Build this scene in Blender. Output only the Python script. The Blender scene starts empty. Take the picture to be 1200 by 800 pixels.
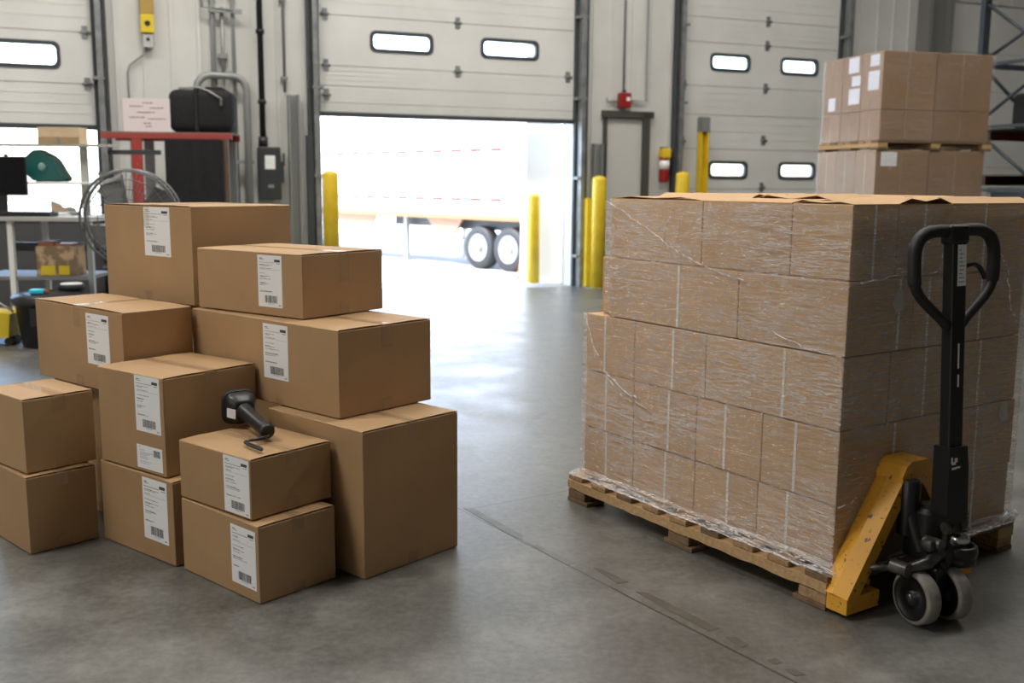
import bpy, bmesh, math, random
from mathutils import Vector, Matrix
random.seed(7)
S = bpy.context.scene
C = S.collection
PI = math.pi

# ------------------------------------------------------------------ camera
CAM_H, FPX, PITCH, ROLL = 1.4, 1191.5, 0.154786, 0.007043
_c, _s, _cr, _sr = math.cos(PITCH), math.sin(PITCH), math.cos(ROLL), math.sin(ROLL)
_R0, _U0, CF = Vector((1, 0, 0)), Vector((0, _s, _c)), Vector((0, _c, -_s))
CR = _cr * _R0 + _sr * _U0
CU = -_sr * _R0 + _cr * _U0
cd = bpy.data.cameras.new('camera')
cd.sensor_width = 36.0
cd.lens = FPX / 1200 * 36.0
cd.clip_end = 500
cd.dof.use_dof = True
cd.dof.focus_distance = 3.75
cd.dof.aperture_fstop = 2.6
cam = bpy.data.objects.new('camera', cd)
C.objects.link(cam)
m = Matrix((CR, CU, -CF)).transposed().to_4x4()
m.translation = Vector((0, 0, CAM_H))
cam.matrix_world = m
S.camera = cam

# ------------------------------------------------------------------ world, sun, lamps, exposure
PSI = 0.3927                                   # direction of the dock wall
WD = Vector((math.cos(PSI), math.sin(PSI), 0))  # along the wall
WN = Vector((-math.sin(PSI), math.cos(PSI), 0))  # outwards
W0 = Vector((1.0635, 14.1063, 0))


def W(s, t=0.0, z=0.0):
    return W0 + WD * s + WN * t + Vector((0, 0, z))


wd = bpy.data.worlds.new('world')
S.world = wd
wd.use_nodes = True
nt = wd.node_tree
sky = nt.nodes.new('ShaderNodeTexSky')
sky.sky_type = 'NISHITA'
sky.sun_disc = False
sky.sun_elevation = math.radians(48)
sky.sun_rotation = math.radians(120)
sky.dust_density = 2.5
bgn = nt.nodes['Background']
bgn.inputs['Strength'].default_value = 1.75
nt.links.new(sky.outputs[0], bgn.inputs[0])


def sun_lamp():
    l = bpy.data.lights.new('sun', 'SUN')
    l.energy = 12.5
    l.angle = math.radians(1.0)
    l.color = (1, .96, .9)
    o = bpy.data.objects.new('sun', l)
    C.objects.link(o)
    d = (WD * 0.75 + WN * 0.05 + Vector((0, 0, -1.0)))
    o.rotation_euler = d.to_track_quat('-Z', 'Y').to_euler()


sun_lamp()


def area(name, loc, target, sx, sy, e, col=(1, .965, .91)):
    l = bpy.data.lights.new(name, 'AREA')
    l.shape = 'RECTANGLE'
    l.size, l.size_y = sx, sy
    l.energy = e
    l.color = col
    o = bpy.data.objects.new(name, l)
    C.objects.link(o)
    o.location = loc
    o.rotation_euler = (Vector(target) - Vector(loc)).to_track_quat('-Z', 'Y').to_euler()


# high-bay lamps under the roof
for s_, t_, e_ in ((-9, -3.2, 120), (-5, -3.2, 125), (-1, -3.2, 120), (3, -3.2, 58), (7.5, -3.4, 12),
                   (-9, -8.5, 200), (-4, -8.5, 160), (1, -8.5, 105), (7, -8.0, 45)):
    p = W(s_, t_, 6.5)
    area('high_bay_lamp', p, (p.x, p.y, 0), 2.2, 0.8, e_)
# added lamp for daylight from unseen doors on the left and behind the camera
area('side_daylight_fill', (-9.0, -1.5, 3.2), (0.0, 4.0, 0.8), 5.0, 3.2, 470, (1, .965, .92))
S.view_settings.view_transform = 'Standard'
S.view_settings.look = 'None'
S.view_settings.gamma = 1
S.view_settings.use_curve_mapping = False
S.view_settings.exposure = 0.33

# ------------------------------------------------------------------ helpers


def at(x, y, Y):
    """the point on the ray through photo point (x, y) whose world depth is Y"""
    d = CF + CR * ((x - 600) / FPX) - CU * ((y - 400) / FPX)
    return Vector((0, 0, CAM_H)) + d * (Y / d.y)


def onfloor(x, y):
    d = CF + CR * ((x - 600) / FPX) - CU * ((y - 400) / FPX)
    return Vector((0, 0, CAM_H)) + d * (-CAM_H / d.z)


class MB:
    def __init__(self):
        self.bm = bmesh.new()

    def box(self, a, b, mi=0, M=None):
        x0, y0, z0 = a
        x1, y1, z1 = b
        vs = [self.bm.verts.new(Vector(c)) for c in ((x0, y0, z0), (x1, y0, z0), (x1, y1, z0), (x0, y1, z0),
                                                    (x0, y0, z1), (x1, y0, z1), (x1, y1, z1), (x0, y1, z1))]
        if M is not None:
            for v in vs:
                v.co = M @ v.co
        for f in ((0, 3, 2, 1), (4, 5, 6, 7), (0, 1, 5, 4), (1, 2, 6, 5), (2, 3, 7, 6), (3, 0, 4, 7)):
            fc = self.bm.faces.new([vs[i] for i in f])
            fc.material_index = mi
        return self

    def bbox(self, a, b, r=0.003, seg=2, mi=0, M=None):
        """box with rounded edges"""
        t = bmesh.new()
        bmesh.ops.create_cube(t, size=1)
        a, b = Vector(a), Vector(b)
        for v in t.verts:
            v.co = Vector(((v.co.x + .5) * (b.x - a.x) + a.x, (v.co.y + .5) * (b.y - a.y) + a.y, (v.co.z + .5) * (b.z - a.z) + a.z))
        bmesh.ops.bevel(t, geom=list(t.edges), offset=r, segments=seg, profile=0.5, affect='EDGES')
        self.merge(t, mi, M)
        return self

    def merge(self, t, mi=0, M=None, smooth=False):
        mp = {}
        for v in t.verts:
            mp[v] = self.bm.verts.new(M @ v.co if M is not None else v.co)
        for f in t.faces:
            try:
                nf = self.bm.faces.new([mp[v] for v in f.verts])
                nf.material_index = mi
                nf.smooth = smooth
            except ValueError:
                pass
        t.free()

    def poly(self, pts, mi=0):
        f = self.bm.faces.new([self.bm.verts.new(Vector(p)) for p in pts])
        f.material_index = mi
        return self

    def prism(self, pts, vec, mi=0):
        """extrude a planar polygon by vec"""
        vec = Vector(vec)
        a = [self.bm.verts.new(Vector(p)) for p in pts]
        b = [self.bm.verts.new(Vector(p) + vec) for p in pts]
        n = len(pts)
        fs = [self.bm.faces.new(a[::-1]), self.bm.faces.new(b)]
        for i in range(n):
            fs.append(self.bm.faces.new((a[i], a[(i + 1) % n], b[(i + 1) % n], b[i])))
        for f in fs:
            f.material_index = mi
        return self

    def tube(self, pts, r, n=10, mi=0, closed=False, caps=True, sq=1.0):
        """round tube along a polyline; r a number or one per point; sq squashes the second axis"""
        pts = [Vector(p) for p in pts]
        N = len(pts)
        rs = r if isinstance(r, (list, tuple)) else [r] * N
        rings = []
        prev = None
        for i, p in enumerate(pts):
            if closed:
                d = (pts[(i + 1) % N] - pts[i - 1]).normalized()
            else:
                d = (pts[min(i + 1, N - 1)] - pts[max(i - 1, 0)]).normalized()
            if prev is None:
                ref = Vector((0, 0, 1)) if abs(d.z) < .9 else Vector((1, 0, 0))
                a = d.cross(ref).normalized()
            else:
                a = (prev - d * prev.dot(d)).normalized()
            prev = a
            b = d.cross(a)
            ring = [self.bm.verts.new(p + (a * math.cos(2 * PI * k / n) + b * math.sin(2 * PI * k / n) * sq) * rs[i]) for k in range(n)]
            rings.append(ring)
        for i in range(N if closed else N - 1):
            A, B = rings[i], rings[(i + 1) % N]
            for k in range(n):
                f = self.bm.faces.new((A[k], A[(k + 1) % n], B[(k + 1) % n], B[k]))
                f.smooth = True
                f.material_index = mi
        if caps and not closed:
            for rr, rev in ((rings[0], True), (rings[-1], False)):
                f = self.bm.faces.new(rr[::-1] if not rev else rr)
                f.material_index = mi
        return self

    def lathe(self, prof, o, ax=(0, 0, 1), n=28, mi=0, caps=True):
        """profile of (radius, height) turned about the axis ax through o"""
        o = Vector(o)
        q = Vector(ax).normalized().to_track_quat('Z', 'Y')
        rings = []
        for r, h in prof:
            rings.append([self.bm.verts.new(o + q @ Vector((max(r, 1e-4) * math.cos(2 * PI * k / n), max(r, 1e-4) * math.sin(2 * PI * k / n), h))) for k in range(n)])
        for A, B in zip(rings, rings[1:]):
            for k in range(n):
                f = self.bm.faces.new((A[k], A[(k + 1) % n], B[(k + 1) % n], B[k]))
                f.material_index = mi
                f.smooth = True
        for rr in ((rings[0][::-1], rings[-1]) if caps else ()):
            f = self.bm.faces.new(rr)
            f.material_index = mi
        return self

    def build(self, name, mats, parent=None, smooth_angle=None):
        bmesh.ops.recalc_face_normals(self.bm, faces=list(self.bm.faces))
        me = bpy.data.meshes.new(name)
        self.bm.to_mesh(me)
        self.bm.free()
        for mm in (mats if isinstance(mats, (list, tuple)) else [mats]):
            me.materials.append(mm)
        o = bpy.data.objects.new(name, me)
        C.objects.link(o)
        if parent:
            o.parent = parent
        if smooth_angle:
            try:
                me.shade_smooth()
                me.set_sharp_from_angle(angle=math.radians(smooth_angle))
            except Exception:
                pass
        return o


def tag(o, label, cat, group=None):
    o['label'] = label
    o['category'] = cat
    if group:
        o['group'] = group
    return o


def thing(name, label, cat, loc=(0, 0, 0), rz=0.0, group=None):
    o = bpy.data.objects.new(name, None)
    o.empty_display_size = .1
    C.objects.link(o)
    o.location = loc
    o.rotation_euler = (0, 0, rz)
    return tag(o, label, cat, group)


def struct(o):
    o['kind'] = 'structure'
    return o


# ------------------------------------------------------------------ materials


def mat(name, col, rough=.6, metal=0.0, spec=.5, coat=0.0):
    mm = bpy.data.materials.new(name)
    mm.use_nodes = True
    b = mm.node_tree.nodes['Principled BSDF']
    b.inputs['Base Color'].default_value = (*col, 1)
    b.inputs['Roughness'].default_value = rough
    b.inputs['Metallic'].default_value = metal
    b.inputs['Specular IOR Level'].default_value = spec
    b.inputs['Coat Weight'].default_value = coat
    return mm


class NT:
    def __init__(self, mm):
        self.t = mm.node_tree
        self.b = self.t.nodes['Principled BSDF']

    def n(self, typ, **kw):
        nd = self.t.nodes.new(typ)
        for k, v in kw.items():
            if isinstance(k, str) and hasattr(nd, k):
                setattr(nd, k, v)
        return nd

    def l(self, a, b):
        self.t.links.new(a, b)

    def math(self, op, a, b=None, c=None):
        nd = self.n('ShaderNodeMath', operation=op)
        for i, v in enumerate((a, b, c)):
            if v is None:
                continue
            if isinstance(v, (int, float)):
                nd.inputs[i].default_value = v
            else:
                self.l(v, nd.inputs[i])
        return nd.outputs[0]

    def coords(self, scale=(1, 1, 1), which='Object'):
        tc = self.n('ShaderNodeTexCoord')
        mp = self.n('ShaderNodeMapping')
        mp.inputs['Scale'].default_value = scale
        self.l(tc.outputs[which], mp.inputs[0])
        return mp.outputs[0]

    def noise(self, vec, scale, detail=4, rough=.55):
        nd = self.n('ShaderNodeTexNoise')
        nd.inputs['Scale'].default_value = scale
        nd.inputs['Detail'].default_value = detail
        nd.inputs['Roughness'].default_value = rough
        self.l(vec, nd.inputs['Vector'])
        return nd.outputs['Fac']

    def ramp(self, fac, stops):
        nd = self.n('ShaderNodeValToRGB')
        el = nd.color_ramp.elements
        while len(el) < len(stops):
            el.new(.5)
        for e, (p, c) in zip(el, stops):
            e.position = p
            e.color = (*c, 1) if len(c) == 3 else c
        self.l(fac, nd.inputs[0])
        return nd.outputs[0]

    def mix(self, fac, a, b):
        nd = self.n('ShaderNodeMix', data_type='RGBA')
        for sock, v in ((nd.inputs[0], fac), (nd.inputs[6], a), (nd.inputs[7], b)):
            if isinstance(v, (int, float)):
                sock.default_value = v
            elif isinstance(v, tuple):
                sock.default_value = (*v, 1)
            else:
                self.l(v, sock)
        return nd.outputs[2]

    def bump(self, h, strength=.2, dist=.01):
        nd = self.n('ShaderNodeBump')
        nd.inputs['Strength'].default_value = strength
        nd.inputs['Distance'].default_value = dist
        self.l(h, nd.inputs['Height'])
        self.l(nd.outputs[0], self.b.inputs['Normal'])


def noisy(name, c1, c2, scale=3, rough=.6, metal=0, bump=0, stretch=(1, 1, 1), lo=.35, hi=.65, detail=5, spec=.5):
    mm = mat(name, c1, rough, metal, spec)
    N = NT(mm)
    v = N.coords(stretch)
    f = N.noise(v, scale, detail)
    N.l(N.ramp(f, [(lo, c1), (hi, c2)]), N.b.inputs['Base Color'])
    if bump:
        N.bump(f, bump)
    return mm


def kraft(name, c):
    mm = mat(name, c, .62, 0, .35)
    N = NT(mm)
    v = N.coords()
    f = N.noise(v, 3.0, 3)
    g = N.noise(v, 90.0, 4, .7)
    # faint corrugation lines
    vs = N.coords((1, 1, 0.02))
    k = N.noise(vs, 160.0, 1)
    a = N.ramp(f, [(.3, tuple(x * .90 for x in c)), (.7, tuple(min(1, x * 1.06) for x in c))])
    b = N.mix(N.math('MULTIPLY', g, .22), a, tuple(x * .62 for x in c))
    d = N.mix(N.math('MULTIPLY', k, .12), b, tuple(min(1, x * 1.25) for x in c))
    N.l(d, N.b.inputs['Base Color'])
    N.bump(k, .08, .002)
    return mm


K = [kraft('kraft_board_a', (.425, .264, .131)), kraft('kraft_board_b', (.40, .247, .121)), kraft('kraft_board_c', (.44, .276, .139))]
KW = [kraft('kraft_wrapped_a', (.60, .375, .185)), kraft('kraft_wrapped_b', (.57, .352, .172))]


def clear_tape(name, tint, alpha, rough):
    mm = mat(name, tint, rough, 0, .9)
    N = NT(mm)
    N.b.inputs['Alpha'].default_value = alpha
    f = N.noise(N.coords((1, 1, .3)), 30, 3)
    N.bump(f, .25, .004)
    return mm


TAPE = clear_tape('clear_packing_tape', (.60, .42, .25), .18, .12)
TAPE_W = clear_tape('whitish_carton_tape', (.82, .77, .71), .95, .3)
PAPER = mat('white_label_paper', (.88, .88, .88), .5)
INK = mat('black_print', (.06, .06, .065), .6)
INK_G = mat('grey_print', (.38, .38, .40), .6)
INK_R = mat('red_print', (.55, .2, .18), .6)


def film_mat(name='stretch_film', op=.74, gloss=.09):
    mm = bpy.data.materials.new(name)
    mm.use_nodes = True
    N = NT(mm)
    t = mm.node_tree
    out = t.nodes['Material Output']
    tc = N.n('ShaderNodeTexCoord')
    mp = N.n('ShaderNodeMapping')
    N.l(tc.outputs['UV'], mp.inputs[0])
    uv = mp.outputs[0]

    def stretched(sx, sy, rot, seed, detail=4, dist=0.0):
        m2 = N.n('ShaderNodeMapping')
        m2.inputs['Scale'].default_value = (sx, sy, 1)
        m2.inputs['Rotation'].default_value = (0, 0, rot)
        m2.inputs['Location'].default_value = (seed, seed * .37, seed)
        N.l(uv, m2.inputs[0])
        nn = N.n('ShaderNodeTexNoise')
        nn.inputs['Scale'].default_value = 1
        nn.inputs['Detail'].default_value = detail
        nn.inputs['Roughness'].default_value = .6
        nn.inputs['Distortion'].default_value = dist
        N.l(m2.outputs[0], nn.inputs['Vector'])
        return nn.outputs['Fac']
    a = stretched(4.5, 130, .035, 1.0, 3, .35)
    b = stretched(6, 95, -.07, 5.0, 3, .6)
    c = stretched(4, 20, .3, 9.0, 3, 1.5)
    big = stretched(2.2, 3.0, 0, 14.0, 3)
    # thin wrinkles with highlights put in as white, where stretched noise crosses its middle

    def line(f, w):
        d = N.math('ABSOLUTE', N.math('SUBTRACT', f, .5))
        return N.math('SUBTRACT', 1.0, N.math('MINIMUM', N.math('DIVIDE', d, w), 1.0))
    la, lb, lc = line(a, .042), line(b, .030), line(c, .010)
    zone = N.ramp(big, [(.38, (.28, .28, .28)), (.62, (1, 1, 1))])
    s = N.math('MAXIMUM', N.math('MULTIPLY', la, .8), lb)
    s = N.math('MULTIPLY', s, zone)
    s = N.math('MAXIMUM', s, N.math('MULTIPLY', lc, .8))
    b1 = N.b
    b1.inputs['Base Color'].default_value = (.92, .92, .93, 1)
    b1.inputs['Roughness'].default_value = .22
    b1.inputs['Specular IOR Level'].default_value = .8
    hgt = N.math('ADD', N.math('MULTIPLY', a, .6), N.math('ADD', b, N.math('MULTIPLY', c, 1.5)))
    bp = N.n('ShaderNodeBump')
    bp.inputs['Strength'].default_value = .9
    bp.inputs['Distance'].default_value = .012
    N.l(hgt, bp.inputs['Height'])
    tr = N.n('ShaderNodeBsdfTransparent')
    gl = N.n('ShaderNodeBsdfGlossy')
    gl.inputs['Roughness'].default_value = .13
    N.l(bp.outputs[0], gl.inputs['Normal'])
    m1 = N.n('ShaderNodeMixShader')
    m1.inputs[0].default_value = gloss
    N.l(tr.outputs[0], m1.inputs[1])
    N.l(gl.outputs[0], m1.inputs[2])
    m2 = N.n('ShaderNodeMixShader')
    fac = N.math('ADD', .03, N.math('MULTIPLY', s, op))
    N.l(fac, m2.inputs[0])
    N.l(m1.outputs[0], m2.inputs[1])
    N.l(b1.outputs[0], m2.inputs[2])
    N.l(m2.outputs[0], out.inputs['Surface'])
    return mm


FILM = film_mat()
FILM_B = film_mat('stretch_film_back', .22, .055)


def strand_mat():
    mm = mat('bunched_film', (.9, .9, .92), .2, 0, .8)
    N = NT(mm)
    f = N.noise(N.coords((1, 1, 1)), 60, 4)
    N.l(N.ramp(f, [(.4, (.12, .12, .12)), (.62, (.75, .75, .75))]), N.b.inputs['Alpha'])
    return mm


STRAND = strand_mat()
WOOD = noisy('weathered_pallet_wood', (.46, .30, .15), (.30, .18, .085), 4, .8, 0, .3, (2, 14, 14))
WOOD_L = noisy('pale_stringer_wood', (.56, .37, .18), (.44, .27, .125), 5, .75, 0, .3, (2, 12, 12))
WOOD_D = noisy('dark_pallet_wood', (.24, .15, .08), (.14, .09, .05), 6, .85, 0, .3, (10, 4, 10))
PINE = noisy('pale_pine', (.75, .58, .38), (.66, .48, .29), 5, .6, 0, 0, (2, 10, 10))


def chipped(name, c, chip, amount=.62, scale=26, rough=.45):
    mm = mat(name, c, rough)
    N = NT(mm)
    v = N.coords()
    a = N.noise(v, scale, 6, .7)
    d = N.noise(v, 4.0, 3)
    base = N.ramp(d, [(.3, tuple(x * .85 for x in c)), (.7, c)])
    f = N.ramp(a, [(amount, (0, 0, 0)), (amount + .025, (1, 1, 1))])
    N.l(N.mix(f, base, chip), N.b.inputs['Base Color'])
    return mm


JACK = chipped('chipped_orange_yellow_paint', (.88, .43, .04), (.09, .07, .05), .61, 40)
BLACK = mat('black_plastic', (.012, .012, .013), .42)
BLACK_M = mat('black_painted_steel', (.014, .014, .015), .38, .2)
RUB = mat('black_rubber', (.013, .013, .014), .6)
GREASE = noisy('greasy_steel', (.05, .05, .052), (.16, .155, .15), 18, .35, .8)
STEEL = mat('bright_steel', (.6, .6, .6), .22, 1)
TYRE = noisy('worn_grey_polyurethane', (.30, .28, .24), (.17, .155, .13), 14, .6)
YEL = noisy('yellow_bollard_paint', (.85, .60, .03), (.74, .49, .02), 5, .4)
WALL = noisy('cream_wall_panel', (.66, .655, .615), (.59, .585, .545), 1.2, .55)
DOORM = noisy('cream_door_panel', (.73, .725, .69), (.66, .655, .615), 1.1, .5)
DOORL = mat('door_seam', (.33, .325, .30), .7)
TRIMG = noisy('galvanised_track', (.33, .34, .34), (.22, .225, .23), 8, .45, .6)
DARKT = mat('dark_door_trim', (.045, .05, .055), .5)
GREYP = mat('grey_conduit', (.30, .31, .30), .45, .4)
COLM = mat('grey_brown_column', (.20, .195, .185), .6)
BLUEG = mat('blue_grey_rack_paint', (.045, .058, .072), .5, .2)
REDP = chipped('chipped_red_paint', (.42, .045, .03), (.6, .5, .4), .64, 22)
REDD = mat('dark_red_beam', (.15, .035, .02), .55)
FIRE = mat('fire_red', (.30, .015, .013), .35)
CLOTH = noisy('black_cloth', (.006, .006, .007), (.011, .011, .012), 20, .85)
GREEN = noisy('deep_green_shell', (.008, .13, .115), (.015, .10, .085), 8, .45)
WHITEM = mat('white_paint', (.82, .82, .80), .45)
YBIN = mat('yellow_plastic', (.75, .55, .03), .4)
CYAN = mat('cyan_plastic', (.02, .55, .75), .35)


def glass_mat():
    mm = bpy.data.materials.new('window_glazing')
    mm.use_nodes = True
    N = NT(mm)
    out = mm.node_tree.nodes['Material Output']
    tr = N.n('ShaderNodeBsdfTransparent')
    tr.inputs[0].default_value = (.93, .95, .96, 1)
    gl = N.n('ShaderNodeBsdfGlossy')
    gl.inputs['Roughness'].default_value = .05
    mx = N.n('ShaderNodeMixShader')
    mx.inputs[0].default_value = .06
    N.l(tr.outputs[0], mx.inputs[1])
    N.l(gl.outputs[0], mx.inputs[2])
    N.l(mx.outputs[0], out.inputs['Surface'])
    return mm


GLASS = glass_mat()


def floor_mat():
    mm = mat('worn_concrete', (.3, .3, .28), .4, 0, .95)
    N = NT(mm)
    v = N.coords()
    big = N.noise(v, .55, 4)
    mid = N.noise(v, 2.6, 7, .62)
    fine = N.noise(v, 34, 5, .7)
    spk = N.noise(v, 75, 3, .6)
    base = N.ramp(mid, [(.30, (.058, .056, .047)), (.50, (.112, .109, .094)), (.66, (.20, .196, .175))])
    base = N.mix(N.math('MULTIPLY', big, .45), base, (.078, .075, .065))
    base = N.mix(N.math('MULTIPLY', N.ramp(N.noise(v, 9, 8, .75), [(.42, (0, 0, 0)), (.58, (1, 1, 1))]), .5), base, (.060, .057, .047))
    base = N.mix(N.math('MULTIPLY', N.ramp(fine, [(.4, (0, 0, 0)), (.65, (1, 1, 1))]), .30), base, (.24, .24, .23))
    f2 = N.ramp(spk, [(.70, (0, 0, 0)), (.80, (1, 1, 1))])
    sep = N.n('ShaderNodeSeparateXYZ')
    N.l(v, sep.inputs[0])
    wob = N.math('MULTIPLY', N.math('SUBTRACT', N.noise(v, 6, 3), .5), .012)

    def line(p, q, w):
        p, q = Vector(p), Vector(q)
        d = (q - p).normalized()
        nx, ny = -d.y, d.x
        off = nx * p.x + ny * p.y
        val = N.math('ADD', N.math('MULTIPLY', sep.outputs[0], nx), N.math('MULTIPLY', sep.outputs[1], ny))
        val = N.math('ABSOLUTE', N.math('ADD', N.math('SUBTRACT', val, off), wob))
        return N.math('LESS_THAN', val, w)
    p1, p2 = onfloor(537.5, 596), onfloor(931, 799)
    q1, q2 = onfloor(545, 597), onfloor(680, 572)
    j = line((p1.x, p1.y), (p2.x, p2.y), .0042)
    side = N.math('GREATER_THAN', N.math('ADD', N.math('MULTIPLY', sep.outputs[0], -(p1 - p2).normalized().y), N.math('MULTIPLY', sep.outputs[1], (p1 - p2).normalized().x)),
                  -(p1 - p2).normalized().y * p1.x + (p1 - p2).normalized().x * p1.y)
    j2 = line((q1.x, q1.y), (q2.x, q2.y), .003)
    far = N.math('GREATER_THAN', sep.outputs[0], q1.x)
    jj = N.math('MAXIMUM', j, N.math('MULTIPLY', j2, far))
    base = N.mix(N.math('MULTIPLY', jj, .95), base, (.015, .014, .012))
    # tyre arc scuffed on the slab
    ac = onfloor(760, 500)
    rr = (onfloor(622, 500) - ac).length
    dx = N.math('SUBTRACT', sep.outputs[0], ac.x)
    dy = N.math('SUBTRACT', sep.outputs[1], ac.y)
    dist = N.math('SQRT', N.math('ADD', N.math('MULTIPLY', dx, dx), N.math('MULTIPLY', dy, dy)))
    arc = N.math('LESS_THAN', N.math('ABSOLUTE', N.math('SUBTRACT', dist, rr)), .022)
    arcb = N.math('MULTIPLY', arc, N.ramp(N.noise(v, 9, 4, .7), [(.45, (0, 0, 0)), (.6, (.45, .45, .45))]))
    base = N.mix(arcb, base, (.06, .058, .055))
    N.l(base, N.b.inputs['Base Color'])
    r = N.ramp(mid, [(.3, (.31, .31, .31)), (.7, (.45, .45, .45))])
    N.l(r, N.b.inputs['Roughness'])
    h = N.math('SUBTRACT', N.math('ADD', N.math('MULTIPLY', fine, .4), mid), jj)
    N.bump(h, .12, .006)
    return mm


# ------------------------------------------------------------------ the building
b = MB()
b.prism([W(-15, -.02 - 0, 0), W(15, -.02, 0), W(15, -24, 0), W(-15, -24, 0)][::-1], (0, 0, -.25))
struct(b.build('floor', floor_mat()))

HC = 7.2
TOP = 4.25                       # top of the door openings
DOORS = [(-9.75, -6.2), (-3.76, -.22), (1.34, 4.16), (6.05, 9.4)]


def ribbed(mb, s0, s1, z0, z1, pitch=.3, rib=.018):
    mb.box((s0, 0, z0), (s1, .22, z1))
    s = math.ceil(s0 / pitch) * pitch
    while s < s1 - .03:
        mb.box((max(s - .02, s0), -rib, z0), (min(s + .02, s1), .001, z1))
        s += pitch


b = MB()
prev = -15.0
for a0, a1 in DOORS:
    ribbed(b, prev, a0, 0, TOP)
    prev = a1
ribbed(b, prev, 15, 0, TOP)
ribbed(b, -15, 15, TOP, HC)
o = b.build('wall_back', WALL)
o.location = W0
o.rotation_euler = (0, 0, PSI)
struct(o)
b = MB().box((-.2, -24, 0), (0, 0, HC))
o = b.build('wall_left', WALL)
o.location = W(-15)
o.rotation_euler = (0, 0, PSI)
struct(o)
b = MB().box((0, -24, 0), (.2, 0, HC))
o = b.build('wall_right', noisy('grey_end_wall', (.42, .41, .38), (.36, .35, .33), 1, .6))  # darker and greyer than the other walls
o.location = W(15)
o.rotation_euler = (0, 0, PSI)
struct(o)
b = MB().box((-15, -24.2, 0), (15, -24, HC))
o = b.build('wall_front', WALL)
o.location = W0
o.rotation_euler = (0, 0, PSI)
struct(o)
b = MB().box((-15, -24, HC), (15, .2, HC + .15))
for k in range(-14, 15, 2):
    b.box((k - .06, -24, HC - .35), (k + .06, 0, HC))
o = b.build('ceiling', mat('ceiling_deck', (.45, .45, .43), .7))
o.location = W0
o.rotation_euler = (0, 0, PSI)
struct(o)

# white wing wall outside, right of the open door
b = MB().box((-.70, .62, -.3), (-.17, .80, 4.6)).box((-.17, .55, -.3), (.6, .80, 4.6))
o = b.build('wall_outside', mat('sunlit_white_render', (.88, .88, .87), .6))
o.location = W0
o.rotation_euler = (0, 0, PSI)
struct(o)

# yard outside: a ramp falling away from the sill
YZ = -.38
b = MB()
b.prism([W(-60, -.02, 0), W(60, -.02, 0), W(60, -.02, -.6), W(-60, -.02, -.6)], WN * .5)
b.poly([W(-60, .48, 0), W(60, .48, 0), W(60, 5, YZ), W(-60, 5, YZ)])
b.poly([W(-60, 5, YZ), W(60, 5, YZ), W(60, 80, YZ), W(-60, 80, YZ)])
struct(b.build('ground', noisy('sunlit_yard_concrete', (.50, .49, .47), (.40, .39, .375), .8, .8)))


# ------------------------------------------------------------------ overhead doors
def rounded_rect(w, h, r, n=6):
    pts = []
    for cx, cy, a0 in ((w / 2 - r, h / 2 - r, 0), (-w / 2 + r, h / 2 - r, 90), (-w / 2 + r, -h / 2 + r, 180), (w / 2 - r, -h / 2 + r, 270)):
        for i in range(n + 1):
            a = math.radians(a0 + 90 * i / n)
            pts.append((cx + r * math.cos(a), cy + r * math.sin(a)))
    return pts


def overhead_door(idx, s0, s1, z0, z1, windows, seams, hinges):
    """windows: (s centre, z centre, w, h)"""
    root = bpy.data.objects.new('door_%d' % idx, None)
    C.objects.link(root)
    root.location = W0
    root.rotation_euler = (0, 0, PSI)
    struct(root)
    y0, y1 = .03, .08
    b = MB()
    cuts = sorted(set([z0, z1] + [s for s in seams if z0 < s < z1]))
    for za, zb in zip(cuts, cuts[1:]):
        ws = [w for w in windows if za < w[1] < zb]
        za_, zb_ = za + .004, zb - .004
        if not ws:
            b.box((s0, y0, za_), (s1, y1, zb_))
            hh = zb_ - za_
            for q in (.28, .52, .76):
                b.box((s0, y0 - .004, za_ + hh * q), (s1, y0 + .001, za_ + hh * q + .012), 0)
        else:
            wz0, wz1 = ws[0][1] - ws[0][3] / 2, ws[0][1] + ws[0][3] / 2
            b.box((s0, y0, za_), (s1, y1, wz0))
            b.box((s0, y0, wz1), (s1, y1, zb_))
            x = s0
            for w in sorted(ws):
                b.box((x, y0, wz0), (w[0] - w[2] / 2, y1, wz1))
                x = w[0] + w[2] / 2
            b.box((x, y0, wz0), (s1, y1, wz1))
        b.box((s0, y0 + .015, zb - .004), (s1, y1 - .01, zb + .004), 1)
    b.build('door_leaf', [DOORM, DOORL], root)
    for w in windows:
        if not (z0 < w[1] < z1):
            continue
        # rounded gasket filling the corners of the hole
        out = rounded_rect(w[2] + .06, w[3] + .06, .075)
        inn = rounded_rect(w[2] - .03, w[3] - .03, .055)
        f = MB()
        n = len(out)
        for i in range(n):
            j = (i + 1) % n
            A = [Vector((w[0] + out[i][0], y0 - .012, w[1] + out[i][1])), Vector((w[0] + out[j][0], y0 - .012, w[1] + out[j][1])),
                 Vector((w[0] + inn[j][0], y0 - .012, w[1] + inn[j][1])), Vector((w[0] + inn[i][0], y0 - .012, w[1] + inn[i][1]))]
            f.prism(A, (0, .05, 0))
        f.build('window_frame', DARKT, root)
        g = MB().box((w[0] - w[2] / 2, y0 + .012, w[1] - w[3] / 2), (w[0] + w[2] / 2, y0 + .018, w[1] + w[3] / 2))
        g.build('pane', GLASS, root)
    sl = MB().box((s0, y0 - .01, z0 - .045), (s1, y1 + .01, z0 + .012))
    sl.build('bottom_seal', DARKT, root)
    for hs, hz in hinges:
        h = MB()
        h.box((hs - .03, y0 - .012, hz - .07), (hs + .03, y0 + .002, hz + .07))
        h.tube([(hs - .05, y0 - .02, hz), (hs + .05, y0 - .02, hz)], .014, 8)
        h.build('hinge', TRIMG, root)
    return root


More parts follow.
